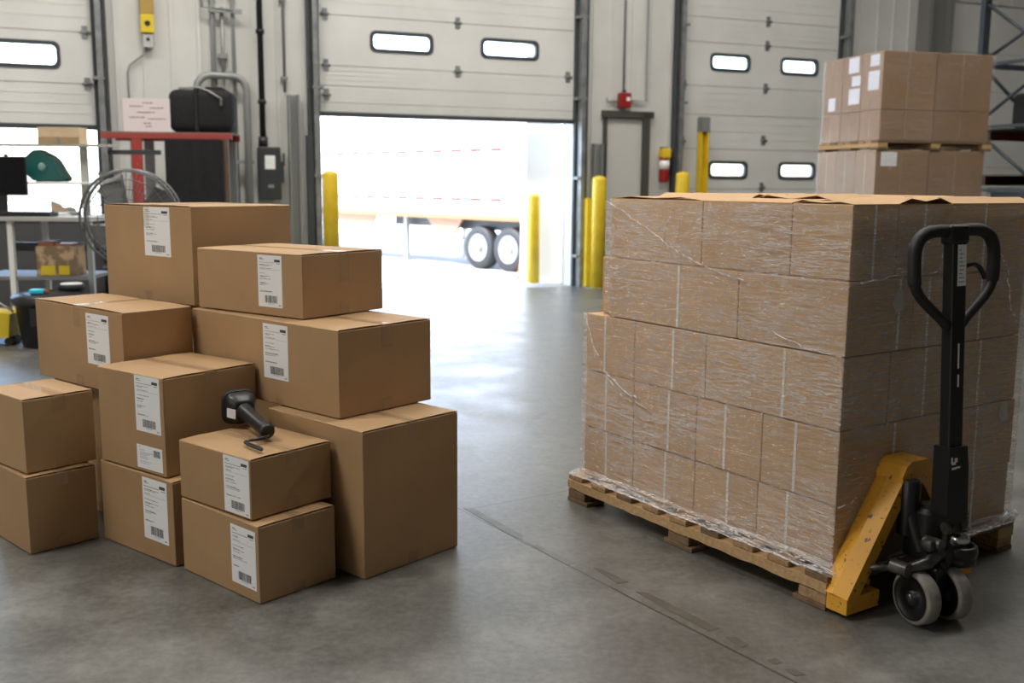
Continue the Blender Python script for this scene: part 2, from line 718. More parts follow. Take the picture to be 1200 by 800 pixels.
SM = [2.2, 2.36, 2.58, 2.80, 3.36, 3.92]
overhead_door(1, -9.72, -6.25, 2.0, TOP, [(-7.0, 2.76, .78, .24), (-8.6, 2.76, .78, .24)], [2.0, 2.46, 3.02, 3.58], [(-6.32, 2.46), (-6.32, 3.02)])
overhead_door(2, -3.73, -.25, 2.235, TOP, [(-2.655, 3.115, .76, .20), (-1.195, 3.115, .76, .20), ], [2.36, 2.56, 2.80, 3.40, 3.95],
              [(-3.62, 2.45), (-3.62, 2.80), (-.36, 2.80), (-1.92, 2.80), (-3.62, 3.4), (-1.92, 3.4)])
overhead_door(3, 1.38, 4.12, .03, TOP, [(2.21, 3.115, .62, .19), (3.42, 3.115, .62, .19), (2.235, 1.605, .62, .2), (3.46, 1.605, .62, .2)],
              [.5, 1.05, 1.33, 1.9, 2.38, 2.78, 3.38, 3.72], [(2.83, 3.72), (2.83, 3.38), (2.83, 2.78), (2.83, 2.04), (2.83, 1.36), (1.45, 2.78), (1.45, 2.0)])
overhead_door(4, 6.1, 9.35, .03, TOP, [], [.5, 1.1, 1.7, 2.3, 2.9, 3.5], [(7.1, 3.45), (7.1, 2.9)])

# door jamb tracks: angle + rail
tn = 1
for s, wide in ((-6.2, .11), (-3.76, .1), (-.22, .1), (1.34, .1), (4.16, .09), (6.05, .08), (-9.75, .1)):
    sg = 1 if s in (-3.76, 1.34, 6.05, -9.75) else -1
    b = MB()
    b.box((s - .05, -.03, 0), (s + .05, .03, TOP), 1)
    b.box((s - .05, .031, 0), (s + .05, .24, TOP), 2)
    b.box((s - sg * .02 - .03, -.16, 0), (s - sg * .02 + .03, -.03, TOP), 0)
    b.box((s - sg * .09 - .015, -.11, 0), (s - sg * .09 + .015, -.02, TOP), 1)
    z = .4
    while z < TOP:
        b.box((s - .065, -.165, z), (s + .065, -.02, z + .035), 0)
        z += 1.05
    o = b.build('trim_%d' % tn, [TRIMG, DARKT, WHITEM])
    o.location = W0
    o.rotation_euler = (0, 0, PSI)
    struct(o)
    tn += 1


wb = MB().box((-9.7, -.10, 0), (-6.25, .02, .97)).box((-9.7, -.12, .95), (-6.25, .03, .99))
wo = wb.build('trim_9', mat('dark_dock_panel', (.07, .07, .07), .7))
wo.location = W0
wo.rotation_euler = (0, 0, PSI)
struct(wo)


def wthing(name, label, cat, s, t=0., z=0., group=None):
    return thing(name, label, cat, W(s, t, z), PSI, group)


def wmesh(mb, name, mats, label, cat, group=None, kind=None, s=0., t=0., z=0.):
    o = mb.build(name, mats)
    o.location = W(s, t, z)
    o.rotation_euler = (0, 0, PSI)
    if kind:
        o['kind'] = kind
    else:
        tag(o, label, cat, group)
    return o


# column at the far right, recessed side door, guards
wmesh(MB().box((5.55, -.28, 0), (5.62, -.02, HC)).box((5.95, -.28, 0), (6.02, -.02, HC)).box((5.62, -.17, 0), (5.95, -.13, HC)),
      'trim_8', COLM, '', '', kind='structure')
rt = bpy.data.objects.new('door_5', None)
C.objects.link(rt)
rt.location = W(.16, 0, 0)
rt.rotation_euler = (0, 0, PSI)
struct(rt)
MB().box((.06, -.03, .01), (.60, -.005, 2.28)).build('door_leaf', mat('beige_side_door', (.55, .54, .50), .5), rt)
MB().box((0, -.06, 0), (.05, -.019, 2.36)).box((.60, -.09, 0), (.70, -.019, 2.36)).box((-.03, -.09, 2.29), (.76, -.019, 2.38)).build('door_frame', mat('dark_frame', (.06, .058, .05), .6), rt)

# fire bell box and its conduits
t = wthing('alarm_box', 'small red fire alarm box on the cream wall above the side door', 'alarm', .45, -.02, 2.42)
MB().bbox((-.08, -.12, 0), (.08, 0, .2), .012).build('housing', FIRE, t)
MB().box((.0, -.123, .09), (.06, -.119, .14)).build('notice', PAPER, t)
MB().box((-.02, -.07, .2), (.02, -.03, .24)).build('bracket', DARKT, t)
b = MB()
b.tube([(.45, -.05, 2.665), (.45, -.05, HC - .4)], .016, 8)
b.tube([(.20, -.05, 2.55), (.20, -.05, 2.50), (.37, -.05, 2.50)], .012, 8)
b.tube([(.53, -.05, 2.52), (.80, -.05, 2.52), (.80, -.05, HC - .4)], .016, 8)
wmesh(b, 'conduit', GREYP, 'thin grey conduits rising from the red alarm box up the wall', 'pipe')

# fire extinguisher
t = wthing('fire_extinguisher', 'red fire extinguisher with yellow tag hung beside the right door track', 'fire extinguisher', 1.08, -.12, 1.42)
MB().lathe([(.0, 0), (.06, 0), (.07, .02), (.07, .34), (.05, .4), (.02, .42)], (0, 0, 0)).build('cylinder', FIRE, t)
MB().box((-.02, -.02, .42), (.02, .02, .47)).box((-.07, -.012, .46), (.05, .012, .485)).build('valve', BLACK, t)
MB().lathe([(.073, .18), (.073, .30)], (0, 0, 0)).build('label_band', PAPER, t)
MB().bbox((-.065, -.085, .33), (.065, .06, .47), .02).build('yellow_tag', YEL, t)
MB().tube([(.04, 0, .46), (.10, -.02, .40), (.095, -.02, .1)], .011, 8).build('hose', RUB, t)


def bollard(s, t, h, r, label, z=0., grey=0.):
    o = wthing('bollard', label, 'bollard', s, t, z, None)
    MB().lathe([(r, 0), (r, h - .03), (r * .9, h), (r * .4, h + .02), (.001, h + .025)], (0, 0, 0), n=24).build('post', YEL, o)
    MB().lathe([(r + .05, 0), (r + .05, .012), (r, .014)], (0, 0, 0), n=24).build('base_ring', mat('grimy_base', (.25, .22, .12), .7), o)
    return o


def place_bollard(px, py, ptop, r, label, Y=None):
    p = onfloor(px, py)
    d = (p - W0)
    s, t = d.dot(WD), d.dot(WN)
    h = at(px, ptop, p.y).z
    return bollard(s, t, h, r, label)


place_bollard(700, 338, 208, .095, 'tall yellow steel bollard at the right side of the open dock door')
place_bollard(796, 336, 203, .095, 'short yellow bollard in front of the closed right door track')
place_bollard(390, 356, 202, .092, 'yellow bollard with scuffed grey stripe at the left side of the open door')
# outside bollard
p = W(-.66, .42, 0)
o = thing('bollard', 'yellow bollard standing outside in glaring daylight by the door edge', 'bollard', p, PSI)
MB().lathe([(.085, 0), (.085, 1.2), (.06, 1.24), (.001, 1.25)], (0, 0, 0), n=24).build('post', YEL, o)
MB().lathe([(.13, 0), (.13, .012), (.085, .014)], (0, 0, 0), n=24).build('base_ring', WHITEM, o)


# rail guards
def guard(s, t, z1, label, yellow_from=0, yellow_to=0):
    o = wthing('track_guard', label, 'guard rail', s, t)
    b = MB()
    b.box((-.065, -.02, 0), (.065, 0, z1)).box((-.065, -.10, 0), (-.045, 0, z1)).box((.045, -.10, 0), (.065, 0, z1))
    b.build('channel', GREYP if not yellow_to else [YEL], o)
    if yellow_to:
        MB().box((-.07, -.105, yellow_to), (.07, .005, z1)).build('worn_top', GREYP, o)
    MB().box((-.11, -.12, 0), (.11, 0, .012)).build('foot_plate', GREYP, o)
    return o


guard(-4.05, -.06, 2.42, 'grey steel track guard bolted left of the open dock door')
guard(.04, -.06, 1.93, 'grey steel track guard right of the open dock door')
guard(1.62, -.2, 2.32, 'tall yellow track guard with grey top before the closed door', 0, 2.12)
o = wthing('corner_guard', 'low dark steel corner guard beside the open door jamb', 'guard rail', -3.865, -.1)
MB().box((-.04, -.04, 0), (.04, .04, 1.95)).build('channel', DARKT, o)
MB().box((-.045, -.06, 0), (.045, .06, .012)).build('foot_plate', DARKT, o)
o = wthing('corner_guard', 'narrow yellow corner guard behind the tall yellow bollard', 'guard rail', -.13, -.2)
MB().box((-.04, -.04, 0), (.04, .04, 1.2)).build('channel', YEL, o)
MB().box((-.06, -.06, 0), (.06, .06, .012)).build('foot_plate', GREYP, o)

# wall electrics on the left
t = wthing('disconnect_switch', 'dark grey electrical disconnect box with white label on the wall', 'electrical box', -4.36, -.06, 1.18)
MB().bbox((-.13, -.14, 0), (.13, 0, .62), .012).build('housing', mat('charcoal_enclosure', (.05, .055, .055), .45, .3), t)
MB().box((-.06, -.144, .36), (.06, -.14, .52)).build('label_plate', PAPER, t)
MB().box((-.03, -.145, .14), (.04, -.14, .18)).build('small_plate', GREYP, t)
MB().box((.13, -.1, .2), (.17, -.05, .45)).box((.165, -.09, .40), (.185, -.06, .55)).build('lever', DARKT, t)
b = MB().tube([(-4.42, -.12, 1.82), (-4.42, -.12, HC - .4)], .035, 12)
for z in (2.3, 3.1, 4.0, 5.2):
    b.tube([(-4.42, -.12, z), (-4.42, -.12, z + .05)], .05, 12)
b.tube([(-4.42, -.12, 1.8), (-4.42, -.12, 1.92)], .055, 12)
wmesh(b, 'conduit', BLACK, 'thick black conduit rising from the electrical disconnect box', 'pipe')
for s, r, lab in ((-4.72, .022, 'thin grey wall pipe left of the black conduit'), (-4.95, .03, 'pale grey pipe with couplings beside the curved pipe'), (-4.14, .018, 'slim grey pipe running up beside the track guard')):
    b = MB().tube([(s, -.07, 0.0 if s != -4.14 else 2.45), (s, -.07, HC - .4)], r, 10)
    for z in (2.6, 3.5):
        b.box((s - r - .02, -.09, z), (s + r + .02, -.021, z + .03))
    wmesh(b, 'conduit', GREYP, lab, 'pipe')
# curved pipe
pts = []
s0, s1, zt, rr = -5.16, -4.60, 2.60, .16
pts = [(s0, -.16, .0), (s0, -.16, zt - rr)] + [(s0 + rr - rr * math.cos(a), -.16, zt - rr + rr * math.sin(a)) for a in (math.radians(q) for q in (22, 45, 67, 90))] \
    + [(s1 - rr + rr * math.sin(a), -.16, zt - rr + rr * math.cos(a)) for a in (math.radians(q) for q in (0, 22, 45, 67, 90))] + [(s1, -.16, 0)]
b = MB().tube(pts, .042, 12)
for z in (1.6, .6):
    b.box((s0 - .06, -.17, z), (s1 + .06, -.105, z + .04))
wmesh(b, 'bent_pipe', GREYP, 'thick grey pipe bent into an arch behind the black bag', 'pipe')
b = MB()
b.tube([(-5.06, -.125, HC - .4), (-5.06, -.125, 3.36), (-4.72, -.125, 3.34)], .018, 8)
b.tube([(-4.84, -.06, 3.38), (-4.84, -.06, 2.86), (-4.84, -.06, 2.6)], .022, 8)
b.box((-4.89, -.1, 2.80), (-4.79, -.021, 2.86)).box((-5.0, -.135, 3.31), (-4.62, -.104, 3.36))
wmesh(b, 'pipe_manifold', GREYP, 'small grey pipe tee and bracket high on the wall', 'pipe')
# control station
t = wthing('control_station', 'yellow and orange push button control station high on the wall', 'electrical box', -5.66, -.03, 2.86)
MB().bbox((-.075, -.09, .38), (.075, 0, .62), .01).build('upper_box', mat('ochre_box', (.42, .27, .06), .5), t)
MB().bbox((-.072, -.095, .18), (.072, 0, .38), .006).box((-.05, -.098, .30), (.05, -.0945, .36), 0).build('yellow_box', YBIN, t)
MB().lathe([(.03, 0), (.03, .006)], (0, -.095, .28), (0, -1, 0), 16).build('push_button', BLACK, t)
MB().bbox((-.055, -.07, .02), (.055, 0, .17), .006).build('lower_box', mat('pale_grey_box', (.5, .5, .48), .5), t)
MB().lathe([(.02, 0), (.02, .01)], (0, -.07, .11), (0, -1, 0), 16).build('selector', BLACK, t)
b = MB().tube([(-5.69, -.05, 2.88), (-5.72, -.05, 2.80), (-5.87, -.05, 2.68), (-5.89, -.05, 2.6), (-5.89, -.05, .3)], .011, 8)
wmesh(b, 'conduit', GREYP, 'thin bent grey conduit below the yellow control station', 'pipe')
b = MB().tube([(-5.66, -.04, 3.49), (-5.66, -.04, HC - .4)], .014, 8)
wmesh(b, 'conduit', GREYP, 'thin conduit running up above the yellow control station', 'pipe')


# ------------------------------------------------------------------ cartons
def rnd(a, b):
    return a + (b - a) * random.random()


def ship_label(parent, y0, y1, z0, z1, style=0):
    """a printed sheet on the x = 0 face; y1 is the reader's left"""
    b = MB()
    X = -.0008
    b.box((X, y0, z0), (.0005, y1, z1), 0)
    Wd, Hh = y1 - y0, z1 - z0

    def q(u0, u1, v0, v1, mi):      # u from reader's left, v from the top
        b.box((X - .0003, y1 - u1 * Wd, z1 - v1 * Hh), (X + .0001, y1 - u0 * Wd, z1 - v0 * Hh), mi)
    if style == 0:
        q(.08, .2, .055, .068, 1)
        q(.08, .26, .08, .092, 2)
        q(.7, .93, .075, .125, 1)
        q(.78, .93, .145, .16, 2)
        q(.06, .7, .135, .142, 3 if random.random() < .5 else 1)
        rows = [.18, .20, .25, .345, .40, .415, .455, .53, .545, .57, .69, .70]
        for v in rows:
            u = .08
            e = rnd(.25, .62)
            while u < e:
                l = rnd(.02, .08)
                q(u, min(u + l, .92), v, v + .010, 2 if random.random() < .7 else 1)
                u += l + .012
        q(.06, .94, .275, .279, 2)
        u = .28
        while u < .80:
            wv = random.choice((.008, .012, .02))
            q(u, u + wv, .775, .915, 1)
            u += wv + random.choice((.008, .012, .016))
        q(.40, .66, .93, .938, 2)
        q(.84, .93, .945, .965, 2)
    else:
        q(.08, .16, .07, .09, 2)
        q(.66, .92, .12, .40, 2)
        for r in range(5):
            for c_ in range(6):
                if random.random() < .5:
                    q(.66 + c_ * .043, .70 + c_ * .043, .12 + r * .056, .17 + r * .056, 1)
        for v in (.2, .3, .36, .42, .5, .56, .68, .76):
            u = .12
            e = rnd(.3, .8)
            while u < e:
                l = rnd(.03, .1)
                q(u, u + l, v, v + .022, 2)
                u += l + .02
    return b.build('shipping_label', [PAPER, INK, INK_G, INK_R], parent)


def carton(label, F, yaw, d, w, h, z0, seam='u', km=0, labels=(), tape_end=.055, group=None, tops=True, shine=None, wall_shade=None):
    """F: near corner; local x runs along the right-hand face, local y along the left-hand face"""
    t = thing('cardboard_box', label, 'box', (F[0], F[1], z0), yaw, group)
    kr = K[km % len(K)]
    b = MB().bbox((0, 0, .0015), (d, w, h - .007), .0035, 2)
    b.build('body', kr, t)

    def P(a, c, z):      # a runs across the seam, c along it
        return (a, c, z) if seam == 'u' else (c, a, z)
    A, L = (d, w) if seam == 'u' else (w, d)
    for sgn in (0, 1):
        f = MB()
        prof = []
        lift = rnd(.000, .0025)
        for q, zz in ((0, -.0052), (.02, -.0025), (.45, -.0012 + lift * .6), (.985, -.002 + lift * 0)):
            a = q * A / 2
            if sgn:
                a = A - a
            prof.append((a, zz))
        pts = [P(a, .002, h + zz) for a, zz in prof] + [P(a, .002, h + zz - .0016) for a, zz in prof[::-1]]
        vec = P(0, L - .004, 0)
        f.prism(pts, vec)
        f.build('flap', kr, t)
    # the tape over the seam, folded down both ends
    tw = .026
    tp = MB()
    zt = h - .0004
    tp.box(P(A / 2 - tw, -.0008, zt - .0006), P(A / 2 + tw, L + .0008, zt + .0002))
    tp.box(P(A / 2 - tw, -.0012, h - tape_end), P(A / 2 + tw, -.0003, zt))
    tp.box(P(A / 2 - tw, L + .0003, h - tape_end), P(A / 2 + tw, L + .0012, zt))
    tp.build('packing_tape', TAPE, t)
    MB().box(P(A / 2 - tw, -.0012, .002), P(A / 2 + tw, -.0003, .045)).build('bottom_tape', TAPE, t)
    for lb in labels:
        ship_label(t, *lb)
    return t


LB = 'brown cardboard box'
carton('front brown carton on the floor, bottom of the two-box stack under the scanner', (-.835, 3.222), .848, .32, .473, .273, 0, 'u', 0, [(.017, .161, .042, .248, 0)])
carton('brown carton carrying the black scanner, on top of the front two-box stack', (-.866, 3.270), .881, .345, .42, .213, .2745, 'u', 1, [(.009, .152, .007, .205, 0)])
carton('brown carton on the floor below the box with two labels', (-1.225, 3.553), .903, .40, .487, .3225, 0, 'u', 1, [(.038, .196, .072, .308, 0)])
carton('brown carton with one large and one small white label on its left face', (-1.258, 3.595), .932, .42, .42, .373, .3235, 'u', 0, [(.022, .176, .156, .366, 0), (.0215, .180, .014, .103, 1)])
carton('plain unlabelled carton on the floor at the far left, bottom of its stack', (-1.809, 3.663), .822, .265, .335, .303, 0, 'u', 1)
carton('plain unlabelled carton at the far left with tape flap, upper of its stack', (-1.82, 3.697), .87, .275, .329, .288, .304, 'u', 2, tape_end=.07)
carton('tall plain carton on the floor at the right end of the labelled boxes', (-.517, 3.442), .842, .468, .56, .543, 0, 'u', 2, tape_end=.075)
carton('wide brown carton resting on the tall floor carton, one label mid face', (-.625, 3.615), .86, .466, .949, .330, .5435, 'u', 2, [(.297, .453, .100, .313, 0)], tape_end=.085)
carton('flat brown carton on top of the wide carton, nearest the open door', (-.801, 3.867), .944, .443, .634, .252, .875, 'u', 2, [(.1145, .255, .0345, .2385, 0)], tape_end=.12)
carton('brown carton with shiny tape on top, behind the plain far left stack', (-1.536, 3.965), .87, .31, .733, .342, .5445, 'v', 0, [(.106, .288, .106, .316, 0)], tape_end=.09)
carton('largest brown carton at the very top and back of the labelled pile', (-1.372, 4.363), .90, .535, .69, .431, .8625, 'v', 2, [(.160, .362, .204, .420, 0)], tape_end=.10)
# supports hidden behind the front rows
carton('hidden plain carton on the floor under the box with shiny tape', (-1.53, 3.99), .87, .29, .64, .543, 0, 'v', 1)
carton('hidden plain carton on the floor under the back corner of the pile', (-1.33, 4.43), .89, .47, .60, .543, 0, 'u', 1)
carton('hidden plain carton directly under the largest top carton', (-1.33, 4.43), .89, .47, .60, .316, .5445, 'u', 0)

# ------------------------------------------------------------------ scanner on the front stack
t = thing('barcode_scanner', 'black handheld barcode scanner lying on the front stack of boxes', 'scanner')
zt = .4875


def onz(x, y, z):
    d = CF + CR * ((x - 600) / FPX) - CU * ((y - 400) / FPX)
    return Vector((0, 0, CAM_H)) + d * ((z - CAM_H) / d.z)


hp = onz(284, 480, zt + .066)
he = onz(314, 506, zt + .034)
axis = (he - hp).normalized()
q = axis.to_track_quat('Z', 'Y')
M = Matrix.Translation(hp) @ q.to_matrix().to_4x4()
side = q.to_matrix()


def squircle_loft(mb, rings, M, n=32, p=3.6):
    prev = None
    for z, a, b_ in rings:
        cur = []
        for k in range(n):
            t_ = 2 * PI * k / n
            c_, s_2 = math.cos(t_), math.sin(t_)
            x = a * math.copysign(abs(c_) ** (2 / p), c_)
            y = b_ * math.copysign(abs(s_2) ** (2 / p), s_2)
            cur.append(mb.bm.verts.new(M @ Vector((x, y, z))))
        if prev:
            for k in range(n):
                f_ = mb.bm.faces.new((prev[k], prev[(k + 1) % n], cur[(k + 1) % n], cur[k]))
                f_.smooth = True
        else:
            mb.bm.faces.new(cur[::-1])
        prev = cur
    mb.bm.faces.new(prev)


h = MB()
squircle_loft(h, [(-.050, .054, .056), (-.046, .058, .060), (-.028, .060, .062), (-.012, .057, .059), (.002, .050, .052), (.014, .042, .044), (.026, .034, .036)], M)
h.build('head', BLACK, t)
h = MB()
squircle_loft(h, [(-.058, .054, .056), (-.056, .060, .062), (-.048, .064, .066), (-.038, .064, .066), (-.034, .061, .063)], M)
h.build('rubber_bumper', RUB, t)
L_ = (he - hp).length
hh = MB()
hh.tube([hp + axis * k for k in (0, .02, .04, .07, L_ - .02, L_ - .005, L_ + .004)], [.044, .037, .029, .025, .027, .028, .021], 18)
hh.build('handle', BLACK, t)
hs = MB()
hs.prism([M @ Vector((x, -.024, z)) for x, z in ((-.0560, -.008), (-.0515, .003), (-.0435, .0150), (-.0365, .0272), (-.034, .0265), (-.041, .014), (-.049, .002))], M.to_3x3() @ Vector((0, .036, 0)))
hs.build('side_sticker', PAPER, t)
MB().bbox((-.008, -.030, .040), (.008, -.02, .062), .003, 2, M=M).build('trigger', YBIN, t)
st = MB()
pp = [he + Vector((.004, -.004, -.01)), he + Vector((.0, -.03, -.017)), he + Vector((-.055, -.045, -.020)), he + Vector((-.07, -.065, -.020)), he + Vector((-.045, -.10, -.021)), he + Vector((.012, -.165, -.021)),
      he + Vector((.02, -.165, -.021)), he + Vector((.015, -.155, -.017)), he + Vector((-.05, -.088, -.017)), he + Vector((-.055, -.06, -.016)), he + Vector((-.02, -.045, -.014)), he + Vector((.006, -.012, -.008))]
sm = []
for i in range(len(pp) - 1):
    for k in range(4):
        sm.append(pp[i].lerp(pp[i + 1], k / 4))
for _ in range(2):
    sm = [sm[0]] + [(sm[i - 1] + sm[i] * 2 + sm[i + 1]) / 4 for i in range(1, len(sm) - 1)] + [sm[-1]]
st.tube(sm, .0042, 8)
st.build('wrist_strap', RUB, t)

# ------------------------------------------------------------------ the wrapped pallet load
YAW = .587
PF = Vector((1.078, 3.253, 0))
PU = Vector((-math.sin(YAW), math.cos(YAW), 0))
PV = Vector((math.cos(YAW), math.sin(YAW), 0))


def PL(u, v, z=0.):
    return PF + PU * u + PV * v + Vector((0, 0, z))


def make_pallet(label, loc, yaw, Lx, Ly, H=.135, parts_wood=None):
    """local x = short side (v), local y = long side (u)"""
    t = thing('wooden_pallet', label, 'pallet', loc, yaw)
    n = 9
    bw = .095
    for k in range(n):
        y = k * (Ly - bw) / (n - 1)
        j = rnd(-.006, .006)
        b = MB().bbox((j, y, H - .02), (Lx + j, y + bw, H), .002, 1)
        b.build('deck_board', WOOD if k % 3 else WOOD_D, t)
    for x in (0, Lx / 2 - .05, Lx - .1):
        b = MB()
        seg = 26
        top, bot = [], []
        for i in range(seg + 1):
            y = Ly * i / seg
            top.append((x, y, H - .022))
            bot.append((x, y, H - .022 - .036 + rnd(-.004, .002)))
        b.prism(top + bot[::-1], (.1, 0, 0))
        b.build('stringer', WOOD_L, t)
        for y in (0, Ly / 2 - .06, Ly - .12):
            b = MB()
            b.bbox((x + .003, y + .002, .019), (x + .097, y + .118, H - .062), .002, 1)
            b.build('block', WOOD_D if y else WOOD, t)
        for y0, y1 in ((0, .14), (Ly / 2 - .08, Ly / 2 + .08), (Ly - .14, Ly)):
            MB().bbox((x, y0, 0), (x + .1, y1, .018), .002, 1).build('bottom_board', WOOD_D, t)
    return t


PH = .118
make_pallet('worn wooden pallet under the big wrapped load beside the pallet jack', PL(-.025, -.055), YAW, 1.10, 1.43, PH)

rows = [
    # z0, h, u breaks, u tapes, v breaks, v tapes, u offset v offset
    (PH + .002, .224, [0, .340, .665, 1.03, 1.365], [.2, .487, .831, 1.207], [0, .56, 1.03], [.29, .795], 0.010, 0.008),
    (.345, .252, [0, .335, .668, 1.037, 1.36], [.181, .514, .822, 1.216], [0, .55, 1.03], [.292, .779], 0, 0),
    (.598, .248, [0, .625, 1.036, 1.357], [.243, .804, 1.226], [0, .25, .62, 1.025], [None, .445, .773], .002, -.002),
    (.847, .246, [0, .48, 1.222], [None, .794], [0, .345, .54, 1.01], [.266, .427, .736], -.004, 0),
    (1.094, .247, [0, .25, .679, 1.22], [None, None, None], [0, .235, .53, 1.04], [.114, .378, .735], 0.006, .012),
]
ORD = ['bottom', 'second', 'third', 'fourth', 'top']
SIDE = ['nearest the corner', 'second from the corner', 'third from the corner', 'fourth from the corner']
GRP = 'cartons of the wrapped load beside the pallet jack'


def wcarton(label, u0, u1, v0, v1, z0, h, tu, tv, km, seam='v', top=False):
    """a carton of the load; tu: tape mark positions on the long side, tv: on the end"""
    g = .0015
    t = thing('wrapped_carton', label, 'box', PL(u0 + g, v0 + g, z0), YAW, GRP)
    d, w = v1 - v0 - 2 * g, u1 - u0 - 2 * g
    b = MB().bbox((0, 0, .001), (d, w, h - .002), .004, 2)
    b.build('body', KW[km % 2], t)
    tp = MB()
    n = 0
    for q_ in tu:
        if q_ is not None:
            y = q_ - u0
            tp.box((-.0012, y - .0055, .003), (-.0002, y + .0055, h - .004))
            n += 1
    for q_ in tv:
        if q_ is not None:
            x = q_ - v0
            tp.box((x - .0055, -.0012, .003), (x + .0055, -.0002, h - .004))
            n += 1
    if n:
        tp.build('tape_strip', TAPE_W, t)
    else:
        tp.bm.free()
    if top:
        A, L = (d, w) if seam == 'u' else (w, d)

        def P(a, c, z):
            return (a, c, z) if seam == 'u' else (c, a, z)
        for sgn in (0, 1):
            f = MB()
            lift = rnd(.003, .007) + (.013 if v0 > .2 else 0) + (.004 if u0 > .2 else 0)
            prof = [((q2 * A / 2) if not sgn else A - q2 * A / 2, zz) for q2, zz in ((0, -.0015), (.45, lift), (.985, lift * .4))]
            f.prism([P(a, .002, h + zz) for a, zz in prof] + [P(a, .002, h + zz - .002) for a, zz in prof[::-1]], P(0, L - .004, 0))
            f.build('flap', KW[km % 2], t)
        MB().box(P(A / 2 - .024, .0, h + .001), P(A / 2 + .024, L, h + .0032)).build('packing_tape', TAPE, t)
    return t


def between(lst, a, b):
    return [q_ for q_ in lst if q_ is not None and a < q_ < b]


for ri, (z0, h, ub, ut, vb, vt, du, dv) in enumerate(rows):
    for i in range(len(ub) - 1):
        for j in range(len(vb) - 1):
            if 0 < i and 0 < j and ri < 4:
                continue
            u0, u1, v0, v1 = ub[i] + du, ub[i + 1] + du, vb[j] + dv, vb[j + 1] + dv
            if i == 0 and j == 0:
                lab = 'wrapped brown carton in the %s layer at the near corner' % ORD[ri]
            elif j == 0:
                lab = 'wrapped brown carton in the %s layer, long side, %s' % (ORD[ri], SIDE[i])
            elif i == 0:
                lab = 'wrapped brown carton in the %s layer, end behind the jack handle, %s' % (ORD[ri], SIDE[j])
            else:
                lab = 'wrapped brown carton inside the %s layer, column %s, row %s' % (ORD[ri], ('two', 'three', 'four')[i - 1], ('two', 'three', 'four')[j - 1])
            wcarton(lab, u0, u1, v0, v1, z0, h, [q_ + du for q_ in between(ut, ub[i], ub[i + 1])] if j == 0 else [],
                    [q_ + dv for q_ in between(vt, vb[j], vb[j + 1])] if i == 0 else [], i + j + ri, 'u' if (i + j) % 2 else 'v', ri == 4)
wcarton('narrow bare carton jutting out at the far left of the fourth layer', 1.240, 1.330, .055, .50, .847, .243, [], [], 1)


def film_mesh():
    """one skin around each band of rows, with UVs in metres along the perimeter"""
    bm = bmesh.new()
    uvl = bm.loops.layers.uv.new('UVMap')
    random.seed(3)

    def band(corners, z0, z1, off0=0., off1=0., nz=8):
        """corners: list of (u, v) going round; offsets push outwards at the bottom and the top"""
        cu = sum(c[0] for c in corners) / len(corners)
        cv = sum(c[1] for c in corners) / len(corners)
        pts = []
        acc = 0
        n = len(corners)
        for i in range(n):
            a, c = corners[i], corners[(i + 1) % n]
            L = math.dist(a, c)
            k = max(2, int(L / .05))
            for s in range(k):
                f = s / k
                pts.append((a[0] + (c[0] - a[0]) * f, a[1] + (c[1] - a[1]) * f, acc + L * f))
            acc += L
        pts.append((*corners[0], acc))
        grid = []
        for zi in range(nz + 1):
            f = zi / nz
            z = z0 + (z1 - z0) * f
            off = off0 + (off1 - off0) * f
            row = []
            for (u, v, s) in pts:
                du = (1 if u > cu else -1) * off
                dv = (1 if v > cv else -1) * off
                row.append((bm.verts.new(PL(u + du, v + dv, z)), s, z))
            grid.append(row)
        for zi in range(nz):
            for i in range(len(pts) - 1):
                q_ = (grid[zi][i], grid[zi][i + 1], grid[zi + 1][i + 1], grid[zi + 1][i])
                f = bm.faces.new([x[0] for x in q_])
                for lp, x in zip(f.loops, q_):
                    lp[uvl].uv = (x[1], x[2])
                f.smooth = False
    e = .006
    band([(-e, -e), (-e, 1.05), (1.378, 1.05), (1.378, -e)], .135, .846)
    band([(-e, -e), (-e, 1.06), (1.236, 1.06), (1.236, -e)], .849, 1.335)
    # skirt flaring out over the edge of the pallet
    band([(-e, -e), (-e, 1.05), (1.378, 1.05), (1.378, -e)], .120, .152, .042, .001, 2)
    me = bpy.data.meshes.new('film')
    bm.to_mesh(me)
    bm.free()
    me.materials.append(FILM)
    return me


t = thing('stretch_wrap', 'clear crinkled stretch wrap wound around the big pallet load', 'plastic wrap', PL(0, 0), 0)
fo = bpy.data.objects.new('film', film_mesh())
C.objects.link(fo)
fo.parent = t
fo.matrix_parent_inverse = Matrix.Translation(-PL(0, 0))


def strand(pts, r, wig=.004, seed=0):
    random.seed(seed)
    pts = [Vector(p) for p in pts]
    out = []
    for a, c in zip(pts, pts[1:]):
        n = max(2, int((c - a).length / .02))
        for k in range(n):
            out.append(a.lerp(c, k / n) + Vector((rnd(-wig, wig), rnd(-wig * .3, wig * .3), rnd(-wig, wig))))
    out.append(pts[-1])
    b = MB().tube(out, [r * rnd(.6, 1.4) for _ in out], 6, sq=.45)
    o = b.build('film_strand', STRAND, t)
    o.matrix_parent_inverse = Matrix.Translation(-PL(0, 0))
    return o


